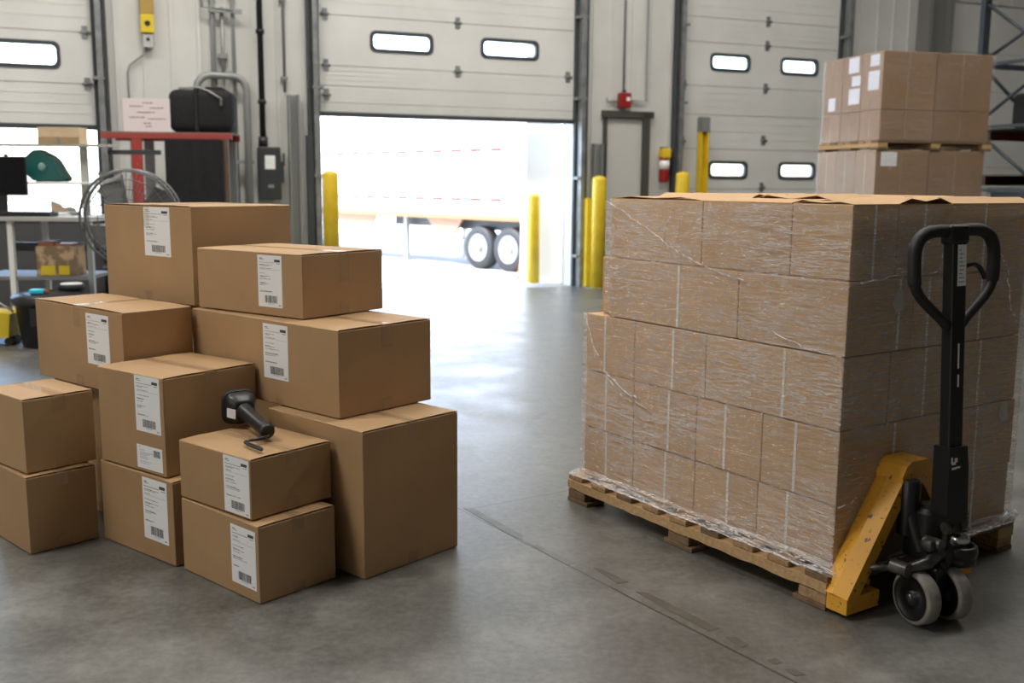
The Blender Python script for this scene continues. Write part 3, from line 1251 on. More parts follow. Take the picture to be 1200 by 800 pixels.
fv = -.011
strand([PL(1.215, fv, 1.325), PL(1.0, fv, 1.24), PL(.78, fv, 1.14), PL(.62, fv, 1.09), PL(.44, fv, 1.06)], .0035, .004, 1)
strand([PL(1.21, fv, 1.31), PL(1.17, fv, 1.2), PL(1.2, fv, 1.1)], .0025, .004, 2)
strand([PL(.80, fv, 1.31), PL(.86, fv, 1.24), PL(.86, fv, 1.18), PL(.82, fv, 1.12)], .003, .006, 3)
strand([PL(.78, fv, 1.27), PL(.80, fv, 1.2), PL(.76, fv, 1.13), PL(.66, fv, 1.06)], .0025, .006, 4)
strand([PL(1.36, fv, .84), PL(1.30, fv, .72), PL(1.21, fv, .60), PL(1.08, fv, .52), PL(.93, fv, .50)], .0035, .004, 5)
strand([PL(1.21, fv, .61), PL(1.1, fv, .55), PL(1.0, fv, .53)], .005, .006, 6)
strand([PL(.30, fv, .90), PL(.16, fv, .86), PL(-.005, fv, .85)], .003, .004, 7)
fu = -.012
strand([PL(fu, .05, 1.09), PL(fu, .20, 1.10), PL(fu, .33, 1.125)], .0035, .004, 8)
strand([PL(fu, .33, 1.12), PL(fu, .40, 1.10), PL(fu, .55, 1.13)], .0025, .005, 9)
strand([PL(fu, .78, 1.2), PL(fu, .88, 1.1), PL(fu, .92, .95), PL(fu, .99, .88)], .0025, .004, 10)
strand([PL(fu, .0, .34), PL(fu, .18, .37), PL(fu, .33, .40)], .003, .005, 11)
strand([PL(fu, .50, 1.25), PL(fu, .48, 1.16), PL(fu, .47, 1.10)], .0025, .005, 12)
strand([PL(1.40, -.045, .123), PL(1.0, -.05, .126), PL(.5, -.05, .125), PL(0, -.048, .124)], .006, .003, 13)
strand([PL(-.04, 0, .124), PL(-.045, .5, .125), PL(-.045, 1.0, .126)], .006, .003, 14)
strand([PL(-.03, .94, .135), PL(-.035, .97, .15), PL(-.03, 1.02, .13), PL(-.03, 1.05, .145)], .014, .010, 15)
for q_, (u, v, z) in enumerate(((.0, .25, 1.02), (.0, .93, .56))):
    b = MB()
    P0 = PL(-.0085, v, z)
    b.prism([P0 + PV * a + Vector((0, 0, c)) for a, c in ((-.03, -.01), (-.01, .035), (.025, .04), (.035, -.03), (.0, -.045))], PU * -.0006)
    o = b.build('torn_film_patch', clear_tape('torn_film_%d' % q_, (.85, .85, .85), .32, .3), t)
    o.matrix_parent_inverse = Matrix.Translation(-PL(0, 0))

# ------------------------------------------------------------------ pallet jack
J = thing('pallet_jack', 'orange yellow pallet jack with black handle at the right of the wrapped load', 'pallet jack', PL(0, 0), YAW)


# local frame of the jack: x = v (along the end of the pallet), y = u (into the pallet), z up
def fork(x0, x1, ti0, ti1):
    b = MB()
    # heel box: outside the pallet
    b.bbox((x0, -.110, .014), (x1, -.027, .070), .003, 2)
    # tine running in between the blocks
    b.bbox((ti0, -.030, .040), (ti1, 1.12, .070), .004, 2)
    b.bbox((ti0 + .02, 1.12, .05), (ti1 - .02, 1.17, .084), .004, 2)
    o = b.build('fork', JACK, J)
    r = MB()
    r.tube([(ti0 + .02, .95, .038), (ti1 - .02, .95, .038)], .037, 16)
    r.build('load_roller', TYRE, o)
    return o


fork(-.055, .112, .060, .170)
fork(.472, .645, .556, .636)


# A-frame bulkhead: sloping box beams from the heels up to the top plate
def beam(xa, xb):
    b = MB()
    sg = 1 if xb > xa else -1
    th = .075
    # outer (upper) face with a crease, swept from heel to crown
    sec = [(-.002, 0.), (-.055, .014), (-.108, .0), (-.108, -.050), (-.092, -.050), (-.092, -.02), (-.020, -.02), (-.002, -.02)]
    A, B = Vector((xa, 0, .068)), Vector((xb, 0, .465))
    d = (B - A).normalized()
    nrm = Vector((-d.z * sg, 0, d.x * sg)) if sg > 0 else Vector((d.z, 0, -d.x))
    if nrm.z < 0:
        nrm = -nrm
    pa = [A + Vector((0, y, 0)) + nrm * n_ for y, n_ in sec]
    b.prism(pa, B - A)
    b.build('frame_beam', JACK, J)


beam(-.052, .232)
beam(.630, .330)
b = MB()
b.prism([(.195, -.110, .440), (.215, -.110, .474), (.240, -.110, .487), (.330, -.110, .487), (.370, -.110, .460), (.370, -.110, .405), (.20, -.110, .405)], (0, .106, 0))
b.build('crown_plate', JACK, J)
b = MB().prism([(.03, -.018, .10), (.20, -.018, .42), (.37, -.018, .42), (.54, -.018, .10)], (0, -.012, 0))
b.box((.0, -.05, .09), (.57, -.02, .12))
b.build('bulkhead_plate', mat('dark_brown_plate', (.10, .05, .02), .6), J)  # plain dark brown plate behind the beams

# pump and steering
PX, PY = .262, -.235
b = MB()
b.bbox((PX - .055, PY - .045, .175), (PX + .055, PY + .12, .245), .010, 2)
b.lathe([(.0, .24), (.045, .24), (.045, .33), (.03, .345), (.03, .36)], (PX, PY + .06, 0))
b.lathe([(.035, .245), (.035, .42), (.028, .43)], (PX - .03, PY + .12, 0))
b.tube([(PX - .03, PY + .06, .2), (PX - .03, -.13, .3), (PX - .02, -.1, .42)], .03, 10)
b.build('pump_body', BLACK_M, J, 40)
b = MB().lathe([(.018, .22), (.030, .225), (.034, .245), (.034, .262), (.026, .27), (.020, .275), (.020, .33)], (PX + .045, PY - .02, .0))
b.build('pump_piston', STEEL, J)
b = MB()
ring = []
for k in range(0, 15):
    a = math.radians(200 + k * 13)
    ring.append((PX + .045 + .058 * math.cos(a), PY - .015 + .058 * math.sin(a), .215))
b.tube(ring, .010, 8, sq=2.2)
b.lathe([(.058, .17), (.064, .175), (.064, .205), (.052, .21)], (PX + .045, PY - .015, 0))
b.build('pump_cup', BLACK_M, J)
b = MB()
# spring above the piston
hx = []
for k in range(60):
    a = k * 2 * PI / 12
    hx.append((PX + .045 + .024 * math.cos(a), PY - .02 + .024 * math.sin(a), .275 + .07 * k / 60))
b.tube(hx, .004, 6)
b.build('pump_spring', GREASE, J)
b = MB()
# fork yoke and linkage
b.bbox((PX - .075, PY - .02, .120), (PX + .055, PY + .05, .185), .012, 2)
b.tube([(PX - .17, PY + .01, .185), (PX - .12, PY - .02, .20), (PX - .06, PY - .02, .235)], [.016, .022, .028], 10)
b.tube([(PX - .19, PY - .005, .185), (PX - .19, PY + .055, .185)], .024, 14)
b.tube([(PX - .075, PY - .04, .255), (PX - .075, PY + .02, .255)], .022, 14)
b.bbox((PX - .12, PY - .03, .235), (PX - .06, PY + .01, .275), .01, 2)
b.build('linkage', GREASE, J, 40)
b = MB().tube([(PX - .19, PY + .02, .187), (PX - .215, PY + .36, .09)], .011, 10)
b.tube([(.03, -.07, .10), (.10, -.07, .17)], .008, 8)
b.build('push_rod', GREASE, J)
# steering wheels on a common axle
TA = -.24                    # turn of the wheels
wx, wy = .183, -.256
axd = Vector((math.cos(TA), math.sin(TA), 0))
for sgn in (-1, 1):
    c = Vector((wx, wy, .088)) + axd * sgn * .063
    b = MB()
    o_ = c - axd * .026
    b.lathe([(.074, .0), (.083, .001), (.088, .007), (.088, .045), (.083, .051), (.074, .052)], o_, axd, 40, caps=False)
    wl = b.build('steering_wheel', TYRE, J)
    hb = MB().lathe([(.012, -.004), (.026, -.003), (.028, .008), (.062, .012), (.070, .004), (.077, .000), (.077, .052), (.070, .048), (.062, .040), (.028, .044), (.026, .055), (.012, .056)], o_, axd, 32)
    hb.build('hub', BLACK_M, wl)
    hb = MB().lathe([(.0, -.006), (.014, -.006), (.014, -.001)], o_, axd, 16)
    hb.build('axle_bolt', GREASE, wl)
b = MB().tube([Vector((wx, wy, .088)) - axd * .07, Vector((wx, wy, .088)) + axd * .06], .014, 10)
b.bbox((wx - .03, wy - .03, .088), (wx + .03, wy + .03, .19), .01, 2)
b.tube([(wx, wy, .17), (PX, PY, .20)], .035, 12)
b.build('axle', BLACK_M, J)
# handle
HB = Vector((PX + .002, PY - .01, .305))
HT = Vector((PX - .012, PY + .035, 1.262))
hd = (HT - HB).normalized()
ta = -.16
sx = Vector((math.cos(ta), math.sin(ta), 0))
sx = (sx - hd * sx.dot(hd)).normalized()
sy = hd.cross(sx)
HM = Matrix((sx, sy, hd)).transposed().to_4x4()
HM.translation = HB
HL = (HT - HB).length
b = MB()
b.bbox((-.030, -.022, .14), (.030, .022, HL), .006, 2, M=HM)
b.build('handle_shaft', BLACK_M, J)
b = MB()
pr = [(-.036, .0), (-.045, .045), (-.045, .12), (-.038, .265), (.038, .265), (.045, .20), (.045, .05), (.038, -.02), (.0, -.02)]
b.prism([HM @ Vector((x, -.033, z)) for x, z in pr], sy * .066)
b.build('handle_socket', BLACK_M, J)
b = MB()
for x in (-.028, .028):
    b.tube([HM @ Vector((x - .012, -.02, -.0)), HM @ Vector((x + .012, -.02, -.0))], .02, 12)
b.build('pivot_bolt', GREASE, J)
# loop
Hw = .172
top = HL
loop2 = [(0.012, top), (.09, top), (.125, top - .006), (.152, top - .022), (.168, top - .05), (.172, top - .085), (.170, top - .155), (.160, top - .185), (.135, top - .215), (.085, top - .255), (.02, top - .305)]
for sgn, lst in ((1, loop2), (-1, loop2)):
    pts = [HM @ Vector((sgn * x, 0, z)) for x, z in lst]
    if sgn == 1:
        allp = pts[::-1]
    else:
        allp = allp + pts
# dense, smooth
dens = []
for a, c in zip(allp, allp[1:]):
    for k in range(4):
        dens.append(a.lerp(c, k / 4))
dens.append(allp[-1])
for _ in range(2):
    dens = [dens[0]] + [(dens[i - 1] + dens[i] * 2 + dens[i + 1]) / 4 for i in range(1, len(dens) - 1)] + [dens[-1]]
nD = len(dens)
rad = []
for i, p_ in enumerate(dens):
    lz = (HM.inverted() @ p_).z
    lx = abs((HM.inverted() @ p_).x)
    rad.append(.0205 if lz > top - .165 and lx > .05 else (.0165 if lx > .05 else .019))
b = MB().tube(dens, rad, 14)
b.build('handle_loop', RUB, J)
b = MB().bbox((-.042, -.024, top - .045), (.042, .026, top + .018), .012, 3, M=HM)
b.build('handle_cap', BLACK, J)
b = MB()
b.tube([HM @ Vector(p_) for p_ in ((.03, -.005, top - .115), (.07, -.01, top - .108), (.095, -.012, top - .12), (.112, -.014, top - .148), (.114, -.014, top - .16))], [.012, .012, .011, .009, .006], 10, sq=.6)
b.build('release_lever', BLACK, J)
b = MB().box((-.012, -.0235, top - .175), (.024, -.0222, top - .045), 0, M=HM)
for k in range(9):
    z = top - .06 - k * .0125
    b.box((-.007, -.0238, z - .0035), (rnd(.0, .019), -.0234, z), 1, M=HM)
b.build('handle_sticker', [PAPER, INK_G], J)
b = MB()
for (x, z, a, c) in ((-.022, .215, .016, .010), (-.012, .225, .012, .014), (-.030, .225, .007, .02), (-.004, .200, .02, .006), (-.020, .198, .02, .007)):
    b.box((x - a / 2, -.0342, z - c / 2), (x + a / 2, -.0333, z + c / 2), M=HM)
b.build('worn_decal', WHITEM, J)
b = MB()
b.box((-.003, -.0235, .52), (.003, -.0222, .60), M=HM).box((-.002, -.0235, .46), (.004, -.0222, .50), M=HM)
b.build('paint_scratch', WHITEM, J)

# ------------------------------------------------------------------ floor tape remnants
FT = noisy('worn_brown_floor_tape', (.075, .055, .040), (.10, .08, .06), 12, .6)
FT2 = noisy('faded_grey_floor_tape', (.115, .115, .11), (.16, .16, .155), 12, .5)


def floor_patch(px, mt, label):
    pts = [onfloor(*q_) for q_ in px]
    b = MB().prism([Vector((p_.x, p_.y, .0003)) for p_ in pts], (0, 0, .0006))
    tag(b.build('floor_tape', mt), label, 'tape', 'remnants of floor tape')


def cpx(l):
    return [(500 + x * .375, 540 + y * .375) for x, y in l]


floor_patch(cpx([(115, 148), (150, 150), (300, 232), (300, 247), (262, 232)]), FT2, 'long faded grey tape remnant beside the floor joint near the tall carton')
floor_patch(cpx([(318, 258), (345, 262), (462, 318), (440, 326)]), FT2, 'short faded grey tape remnant where the floor joint nears the pallet')
floor_patch(cpx([(520, 333), (548, 338), (630, 378), (598, 383)]), FT, 'small brown tape remnant just beyond the faded grey ones')
floor_patch(cpx([(652, 408), (690, 412), (916, 524), (884, 532), (760, 468)]), FT, 'longest brown tape remnant on the concrete before the pallet')
floor_patch(cpx([(934, 552), (965, 550), (1006, 574), (985, 582)]), FT, 'brown tape scrap just past the longest remnant')
floor_patch(cpx([(1064, 622), (1090, 616), (1112, 630), (1090, 636)]), FT, 'tiny brown tape scrap, second nearest the camera')
floor_patch(cpx([(1118, 650), (1150, 650), (1186, 668), (1150, 672)]), FT, 'brown tape scrap nearest the camera at the picture edge')


# ------------------------------------------------------------------ the stacked wrapped pallets at the back right
RY = .26
RF = at(1034, 100, 9.6)
RF = Vector((RF.x, RF.y, 0))


def RL(x, y, z=0.):
    return RF + Vector((math.cos(RY), math.sin(RY), 0)) * x + Vector((-math.sin(RY), math.cos(RY), 0)) * y + Vector((0, 0, z))


zz_top = at(1034, 58.5, RF.y).z
zz_pal = at(1034, 167, RF.y).z
zz_low = at(1034, 175, RF.y).z
make_pallet('wooden pallet on the floor under the two-tier load in the back', RL(-.02, -.02), RY, 1.24, 1.02, .12)
make_pallet('wooden pallet between the upper and lower loads in the back', RL(-.02, -.02, zz_low), RY, 1.24, 1.02, zz_pal - zz_low + .02)
DK = [kraft('kraft_back_a', (.30, .165, .070)), kraft('kraft_back_b', (.27, .148, .062))]
xs = [0, .575, 1.19]
ys = [0, .33, .66, .98]
tiers = [('lower tier, bottom row', .125, (zz_low + .125) / 2), ('lower tier, top row', (zz_low + .125) / 2, zz_low),
         ('upper tier, bottom row', zz_pal + .022, zz_pal + .30), ('upper tier, top row', zz_pal + .30, zz_top)]
for nm, za, zb in tiers:
    for i in range(2):
        for j in range(3):
            if j and i:
                continue
            sh = .02 if nm.startswith('lower') else 0
            lab = 'carton in the back pallet stack, %s, %s' % (nm, ('front, right half', 'front, left half')[1 - i] if j == 0 else ('middle of its narrow side', 'rear of its narrow side')[j - 1])
            c = thing('wrapped_carton', lab, 'box', RL(xs[i] - sh, ys[j], za + .001), RY, 'cartons of the two-tier load at the back')
            d, w, h = xs[i + 1] - xs[i] - .008, ys[j + 1] - ys[j] - .006, zb - za - .003
            MB().bbox((0, 0, 0), (d, w, h), .006, 2).build('body', DK[(i + j) % 2], c)
            tp = MB().box((d * .45, -.0015, .01), (d * .45 + .02, -.0003, h - .01)).box((-.0015, w * .5, .01), (-.0003, w * .5 + .02, h - .01))
            tp.build('tape_strip', TAPE, c)
            if i == 0 and nm.startswith('upper, top'[:5]):
                sheets = {('upper tier, top row', 0): [(.06, .20, .76, .96), (.05, .22, .35, .68)], ('upper tier, top row', 1): [(.05, .22, .70, .97), (.02, .20, .14, .42), (.02, .16, .46, .64)],
                          ('upper tier, top row', 2): [(.1, .22, .06, .30)]}.get((nm, j), [])
                for (y0, y1, z0_, z1_) in sheets:
                    MB().box((-.003, y0, z0_ * h), (-.0012, y1, z1_ * h)).build('paper_sheet', mat('lilac_white_sheet', (.72, .73, .82), .35), c)
            if nm == 'lower tier, top row' and i == 0 and j == 0:
                MB().box((.05, -.003, h - .15), (.22, -.0016, h - .02)).build('paper_sheet', PAPER, c)


def wrap_box(name, label, z0, z1, sh):
    t = thing(name, label, 'plastic wrap', RL(0, 0, z0), RY)
    bm = bmesh.new()
    uvl = bm.loops.layers.uv.new('UVMap')
    e = .012
    cs = [(-e - sh, -e), (1.19 + e - sh, -e), (1.19 + e - sh, .98 + e), (-e - sh, .98 + e)]
    acc = 0
    for i in range(4):
        a, c = cs[i], cs[(i + 1) % 4]
        L = math.dist(a, c)
        q4 = [((a[0], a[1], 0), (acc, z0)), ((c[0], c[1], 0), (acc + L, z0)), ((c[0], c[1], z1 - z0), (acc + L, z1)), ((a[0], a[1], z1 - z0), (acc, z1))]
        f = bm.faces.new([bm.verts.new(x[0]) for x in q4])
        for lp, x in zip(f.loops, q4):
            lp[uvl].uv = (x[1][0] * .6, x[1][1] * .6)
        acc += L
    me = bpy.data.meshes.new('film')
    bm.to_mesh(me)
    bm.free()
    me.materials.append(FILM_B)
    o = bpy.data.objects.new('film', me)
    C.objects.link(o)
    o.parent = t


wrap_box('stretch_wrap', 'glossy stretch wrap around the upper load of the back stack', zz_pal + .022, zz_top - .003, 0)
wrap_box('stretch_wrap', 'glossy stretch wrap around the lower load of the back stack', .13, zz_low - .004, .02)

# ------------------------------------------------------------------ storage rack at the right edge
RKs = at(1149, 100, 12.6)
ro = RKs - W0
rs, rtt = ro.dot(WD), ro.dot(WN)
t = wthing('storage_rack', 'blue grey pallet rack with dark red shelf beams at the right edge', 'rack', rs, rtt)
FD = .95


def upright(x):
    for y, w_ in ((0, .1), (-FD, .08)):
        b = MB().box((x - .05, y - .035, 0), (x + .05, y + .035, 6.2))
        b.box((x - .08, y - .06, 0), (x + .08, y + .06, .01))
        for k in range(30):
            b.box((x - .02, y - .037, .15 + k * .2), (x + .02, y - .034, .19 + k * .2), 1)
        b.build('upright', [BLUEG, DARKT], t)


upright(0)
upright(2.6)
for z in (.4, 1.35, 2.10, 2.83, 3.6, 4.4):
    b = MB().box((-.02, -FD, z - .02), (.02, 0, z + .02))
    b.build('cross_brace', BLUEG, t)
for za, zb in ((2.9, 3.55), (2.75, 2.15), (1.4, 2.05), (1.3, .45)):
    b = MB().tube([(0, -FD, za), (0, 0, zb)], .02, 6)
    b.build('cross_brace', BLUEG, t)
b = MB().tube([(.05, 0, 2.80), (1.05, 0, 2.10)], .022, 6).tube([(.05, 0, 2.90), (1.3, 0, 3.65)], .022, 6).box((.05, -.02, 2.80), (2.55, .02, 2.86))
b.build('back_brace', BLUEG, t)
for z, mt in ((2.06, REDD), (1.52, REDD), (.6, REDD)):
    for y in (-FD - .03, -.01):
        MB().box((.05, y - .02, z - .11), (2.55, y + .02, z)).build('shelf_beam', mt, t)
    MB().box((.04, -FD, z), (2.56, -.02, z + .015)).build('shelf_deck', mat('dark_mesh_deck', (.07, .06, .05), .7), t)
for x in (.12, .62, 1.1):
    MB().box((x, -FD - .054, 1.97), (x + .22, -FD - .05, 2.05)).build('shelf_tag', PAPER, t)
MB().box((.2, -FD - .054, 1.43), (.42, -FD - .05, 1.49)).build('shelf_tag', PAPER, t)


def rloc(x, y, z):
    return W(rs + x, rtt + y, z)


o = thing('storage_bag', 'black bag on the upper red rack shelf at the right edge', 'bag', rloc(.35, -.6, 2.076), PSI)
MB().bbox((-.25, -.22, 0), (.25, .22, .40), .06, 4).build('body', CLOTH, o)
MB().tube([(-.1, -.2, .39), (-.08, -.2, .47), (.08, -.2, .47), (.1, -.2, .39)], .012, 8).build('carry_handle', CLOTH, o)
for i, (x, cl) in enumerate(((.78, 'pale'), (1.0, 'brown'))):
    o = thing('small_carton', '%s small parts box on the upper red rack shelf' % cl, 'box', rloc(x, -.75, 2.076), PSI)
    MB().bbox((-.09, -.12, 0), (.09, .12, .13 + .05 * i), .006).build('body', (PINE, K[0])[i], o)
    MB().box((-.02, -.121, .02), (.03, -.1205, .08)).build('tape', PAPER, o)
o = thing('storage_crate', 'big black crate on the middle rack shelf behind the load', 'crate', rloc(.75, -.5, .617), PSI)
b = MB().bbox((-.6, -.38, 0), (.6, .38, .76), .03)
b.box((-.62, -.40, .70), (.62, .40, .76))
b.build('body', BLACK, o)
MB().box((-.1, -.405, .55), (.1, -.39, .60)).build('grip', RUB, o)

# ------------------------------------------------------------------ left background: red shelf, bag, sign
SY = 10.6


def lp(px, py, Y=SY):
    return at(px, py, Y)


a = lp(118, 155)
c = lp(268, 155)
base = Vector((a.x, a.y, 0))
LZ = a.z
Lw = (c - a).length
t = thing('steel_rack', 'red steel frame rack holding the black bag and paper sign', 'rack', base, .12)
MB().bbox((0, -.02, LZ - .06), (Lw, .03, LZ), .004, 1).bbox((0, .55, LZ - .06), (Lw, .60, LZ), .004, 1).build('top_beam', mat('dusty_red_beam', (.33, .05, .04), .5), t)
MB().box((0, .0, LZ), (Lw, .6, LZ + .012)).build('top_deck', mat('rack_deck', (.15, .12, .1), .7), t)
for x, mt in ((.30, REDP), (Lw - .14, mat('brown_post', (.14, .09, .06), .6))):
    for y in (0, .55):
        MB().box((x, y - .02, 0), (x + .10, y + .03, LZ - .06)).box((x - .03, y - .04, 0), (x + .13, y + .05, .01)).build('post', mt if y == 0 else GREYP, t)
MB().box((.0, .0, .7), (Lw, .6, .73)).build('lower_deck', mat('rack_deck_low', (.08, .07, .06), .7), t)
RM = Matrix.Translation(base) @ Matrix.Rotation(.12, 4, 'Z')
# black drape hanging below the deck
o = thing('black_cover', 'black fabric cover hanging below the red rack beam', 'cover', RM @ Vector((.64, -.05, .735)), .12)
b = MB()
n = 24
pts = []
for k in range(n + 1):
    pts.append((k * .58 / n, -.02 + .010 * math.sin(k * .9) + .006 * math.sin(k * .4), 0))
hcov = LZ - .735 - .065
b.prism(pts + [(x, y + .03, z) for x, y, z in pts[::-1]], (0, 0, hcov))
b.build('fabric', CLOTH, o)
MB().box((0, .0, hcov - .03), (.58, .035, hcov)).build('hem', CLOTH, o)
# bag
o = thing('equipment_bag', 'padded black bag with silver zip pull on the red rack', 'bag', RM @ Vector((.66, .25, LZ + .013)), .12)
MB().bbox((0, -.2, 0), (.66, .2, .44), .09, 5).build('body', CLOTH, o, 40)
MB().bbox((.27, -.215, .01), (.31, .215, .455), .01, 2).build('strap', BLACK, o)
MB().tube([(.12, -.19, .445), (.3, -.1, .465), (.42, -.2, .42), (.55, -.215, .34)], .012, 8).build('zip', GREYP, o)
MB().bbox((.53, -.23, .27), (.56, -.215, .34), .004, 1).build('zip_pull', STEEL, o)
MB().bbox((.36, -.13, .40), (.56, .10, .475), .03, 3).build('top_pocket', CLOTH, o)
# paper sign
o = thing('paper_sign', 'pale pink paper notice with short red lines on the rack', 'sign', RM @ Vector((.22, .03, LZ + .013)), .12)
b = MB().box((0, 0, 0), (.47, .004, .335))
random.seed(5)
for z, x0, x1 in ((.285, .2, .28), (.25, .07, .2), (.235, .27, .41), (.19, .14, .32), (.14, .06, .22), (.125, .25, .42), (.08, .2, .27), (.05, .22, .25)):
    x = x0
    while x < x1:
        l = rnd(.012, .035)
        b.box((x, -.002, z), (x + l, .0005, z + .010), 1)
        x += l + .007
b.build('sheet', [mat('pale_pink_paper', (.76, .66, .66), .6), mat('faded_maroon_print', (.30, .14, .15), .6)], o)
MB().box((.02, .0045, 0), (.45, .012, .12)).build('backing_stand', GREYP, o)

# ------------------------------------------------------------------ drum fan
FY = 8.45
fc = at(157, 255, FY)
R_ = at(212, 255, FY).x - fc.x
t = thing('drum_fan', 'large round grey metal pedestal fan behind the boxes', 'fan', (fc.x, fc.y, 0), .1)
cz = fc.z
R_ *= 1.0
b = MB()
for rr_, y, th in ((R_, 0, .012), (R_, -.14, .012), (R_ * .97, -.17, .006), (R_ * .8, -.19, .004), (R_ * .6, -.2, .004), (R_ * .4, -.205, .004), (R_ * .2, -.21, .005)):
    b.tube([(rr_ * math.cos(2 * PI * k / 48), y, cz + rr_ * math.sin(2 * PI * k / 48)) for k in range(48)], th, 6, closed=True)
for k in range(56):
    a_ = 2 * PI * k / 56
    cx, sx_ = math.cos(a_), math.sin(a_)
    b.tube([(R_ * cx, 0, cz + R_ * sx_), (R_ * cx, -.14, cz + R_ * sx_), (R_ * .8 * cx, -.19, cz + R_ * .8 * sx_), (R_ * .15 * cx, -.21, cz + R_ * .15 * sx_)], .0026, 4, caps=False)
b.build('wire_guard', mat('grey_wire', (.16, .165, .165), .4, .6), t)
b = MB()
for k in range(4):
    a_ = k * PI / 2 + .5
    pts = []
    for r1, da, dy in ((.08, -.25, -.05), (R_ * .92, -.32, -.03), (R_ * .95, .1, -.06), (R_ * .85, .38, -.10), (.08, .35, -.10)):
        pts.append((r1 * math.cos(a_ + da), dy, cz + r1 * math.sin(a_ + da)))
    b.prism(pts, (0, -.004, 0))
b.build('blade', mat('fan_blade_grey', (.16, .16, .155), .4, .5), t)
MB().lathe([(.02, -.13), (.07, -.12), (.08, -.08), (.08, .1), (.05, .2)], (0, 0, cz), (0, 1, 0)).build('motor', DARKT, t)
MB().tube([(0, .08, 0.02), (0, .08, cz)], .025, 10).lathe([(.30, 0), (.30, .02), (.04, .04)], (0, .08, 0)).build('stand', DARKT, t)

# ------------------------------------------------------------------ workbench at the left edge
BY = 8.8
pL = at(-60, 255, BY)
pR = at(106, 252, BY)
BZ = at(50, 254, BY).z
bw_ = pR.x - pL.x
bx0 = pL.x
t = thing('workbench', 'white packing workbench with an upper shelf by the left door', 'workbench', (bx0, BY, 0), 0)
MB().bbox((0, 0, BZ - .04), (bw_, .75, BZ), .005).build('worktop', mat('bench_top', (.46, .45, .42), .5), t)
for x in (at(8, 300, BY).x - bx0, bw_ - .06):
    for y in (.03, .68):
        MB().box((x, y, 0), (x + .045, y + .045, BZ - .04)).box((x - .02, y - .02, 0), (x + .065, y + .065, .01)).build('leg', WHITEM if x < 1 else GREYP, t)
MB().box((.1, .05, BZ - .55), (bw_ - .1, .70, BZ - .52)).build('lower_shelf', mat('grey_shelf', (.2, .2, .2), .6), t)  # plain grey shelf board
UZ = at(60, 213, BY + .5).z
TZ = at(60, 168, BY + .5).z
for x in (at(97, 200, BY + .6).x - bx0, at(-45, 200, BY + .6).x - bx0):
    MB().box((x - .03, .62, BZ), (x + .03, .66, TZ + .3 if x > 1 else TZ + .05)).build('shelf_post', mat('cream_post', (.6, .58, .52), .5), t)
MB().bbox((.0, .40, UZ - .02), (bw_ + .05, .70, UZ), .003, 1).build('upper_shelf', WHITEM, t)
MB().box((.1, .42, TZ - .025), (bw_ + .02, .68, TZ - .005)).build('top_shelf', mat('top_shelf_grey', (.45, .43, .38), .5), t)
MB().box((bw_ - .06, .6, at(100, 178, BY + .6).z - .02), (bw_ + .42, .64, at(100, 178, BY + .6).z + .02)).build('side_rail', DARKT, t)
MB().box((.2, .66, BZ - .34), (bw_ + .3, .70, BZ - .26)).build('back_rail', DARKT, t)

# monitor
mp_ = at(5, 250, BY + .25)
t = thing('computer_monitor', 'black computer monitor on the workbench at the left edge', 'monitor', (mp_.x, BY + .27, BZ + .001), .15)
zc0, zc1 = at(5, 229, BY + .25).z - BZ, at(5, 183, BY + .25).z - BZ
MB().bbox((-.36, -.02, zc0), (.20, .02, zc1), .008, 2).build('screen', BLACK, t)
MB().box((-.35, -.022, zc0 + .01), (.19, -.0195, zc1 - .01)).build('display', mat('dark_glass', (.006, .006, .008), .12), t)
MB().bbox((-.06, .0, .01), (.02, .03, zc0 + .1), .005).bbox((-.16, -.05, 0), (.12, .12, .015), .005).build('stand', BLACK, t)
MB().bbox((.02, -.01, zc1), (.05, .02, zc1 + .02), .004).build('camera_clip', BLACK, t)
kp = at(28, 245, BY + .12)
t = thing('keyboard', 'black keyboard lying on the workbench beside the monitor', 'keyboard', (kp.x, BY + .095, BZ + .001), .03)
b = MB().bbox((-.27, -.09, 0), (.27, .09, .035), .006)
b.build('case', BLACK, t)
b = MB()
for r in range(4):
    for k in range(14):
        b.box((-.25 + k * .036, -.075 + r * .038, .034), (-.25 + k * .036 + .03, -.075 + r * .038 + .03, .041))
b.build('keycaps', RUB, t)
for i, (px, w_, h_, mt, lab) in enumerate(((70, .26, .03, WHITEM, 'loose white papers at the back of the workbench'), (62, .16, .12, PINE, 'small tan parts bin at the back of the workbench'), (84, .1, .07, GREYP, 'small grey tape dispenser on the workbench'))):
    p_ = at(px, 245, BY + .45)
    t = thing(('paper_pile', 'parts_bin', 'tape_dispenser')[i], lab, ('paper', 'bin', 'dispenser')[i], (p_.x, BY + (.34, .60, .47)[i], BZ + .001), .2)
    if i == 0:
        b = MB()
        for k in range(5):
            b.box((-w_ / 2 + .01 * k, -.1, k * .005), (w_ / 2 - .006 * k, .1, k * .005 + .004))
        b.build('sheets', mt, t)
    elif i == 1:
        b = MB().prism([(-w_ / 2, 0, 0), (w_ / 2, 0, 0), (w_ / 2, 0, h_ * .6), (w_ * .1, 0, h_ * .5), (-w_ * .1, 0, h_ * .8), (-w_ / 2, 0, h_)], (0, .1, 0))
        b.build('body', mt, t)
    else:
        MB().bbox((-w_ / 2, -.04, 0), (w_ / 2, .04, h_ * .5), .01).lathe([(.03, -.02), (.03, .02)], (0, 0, h_ * .55), (0, 1, 0)).build('body', mt, t)

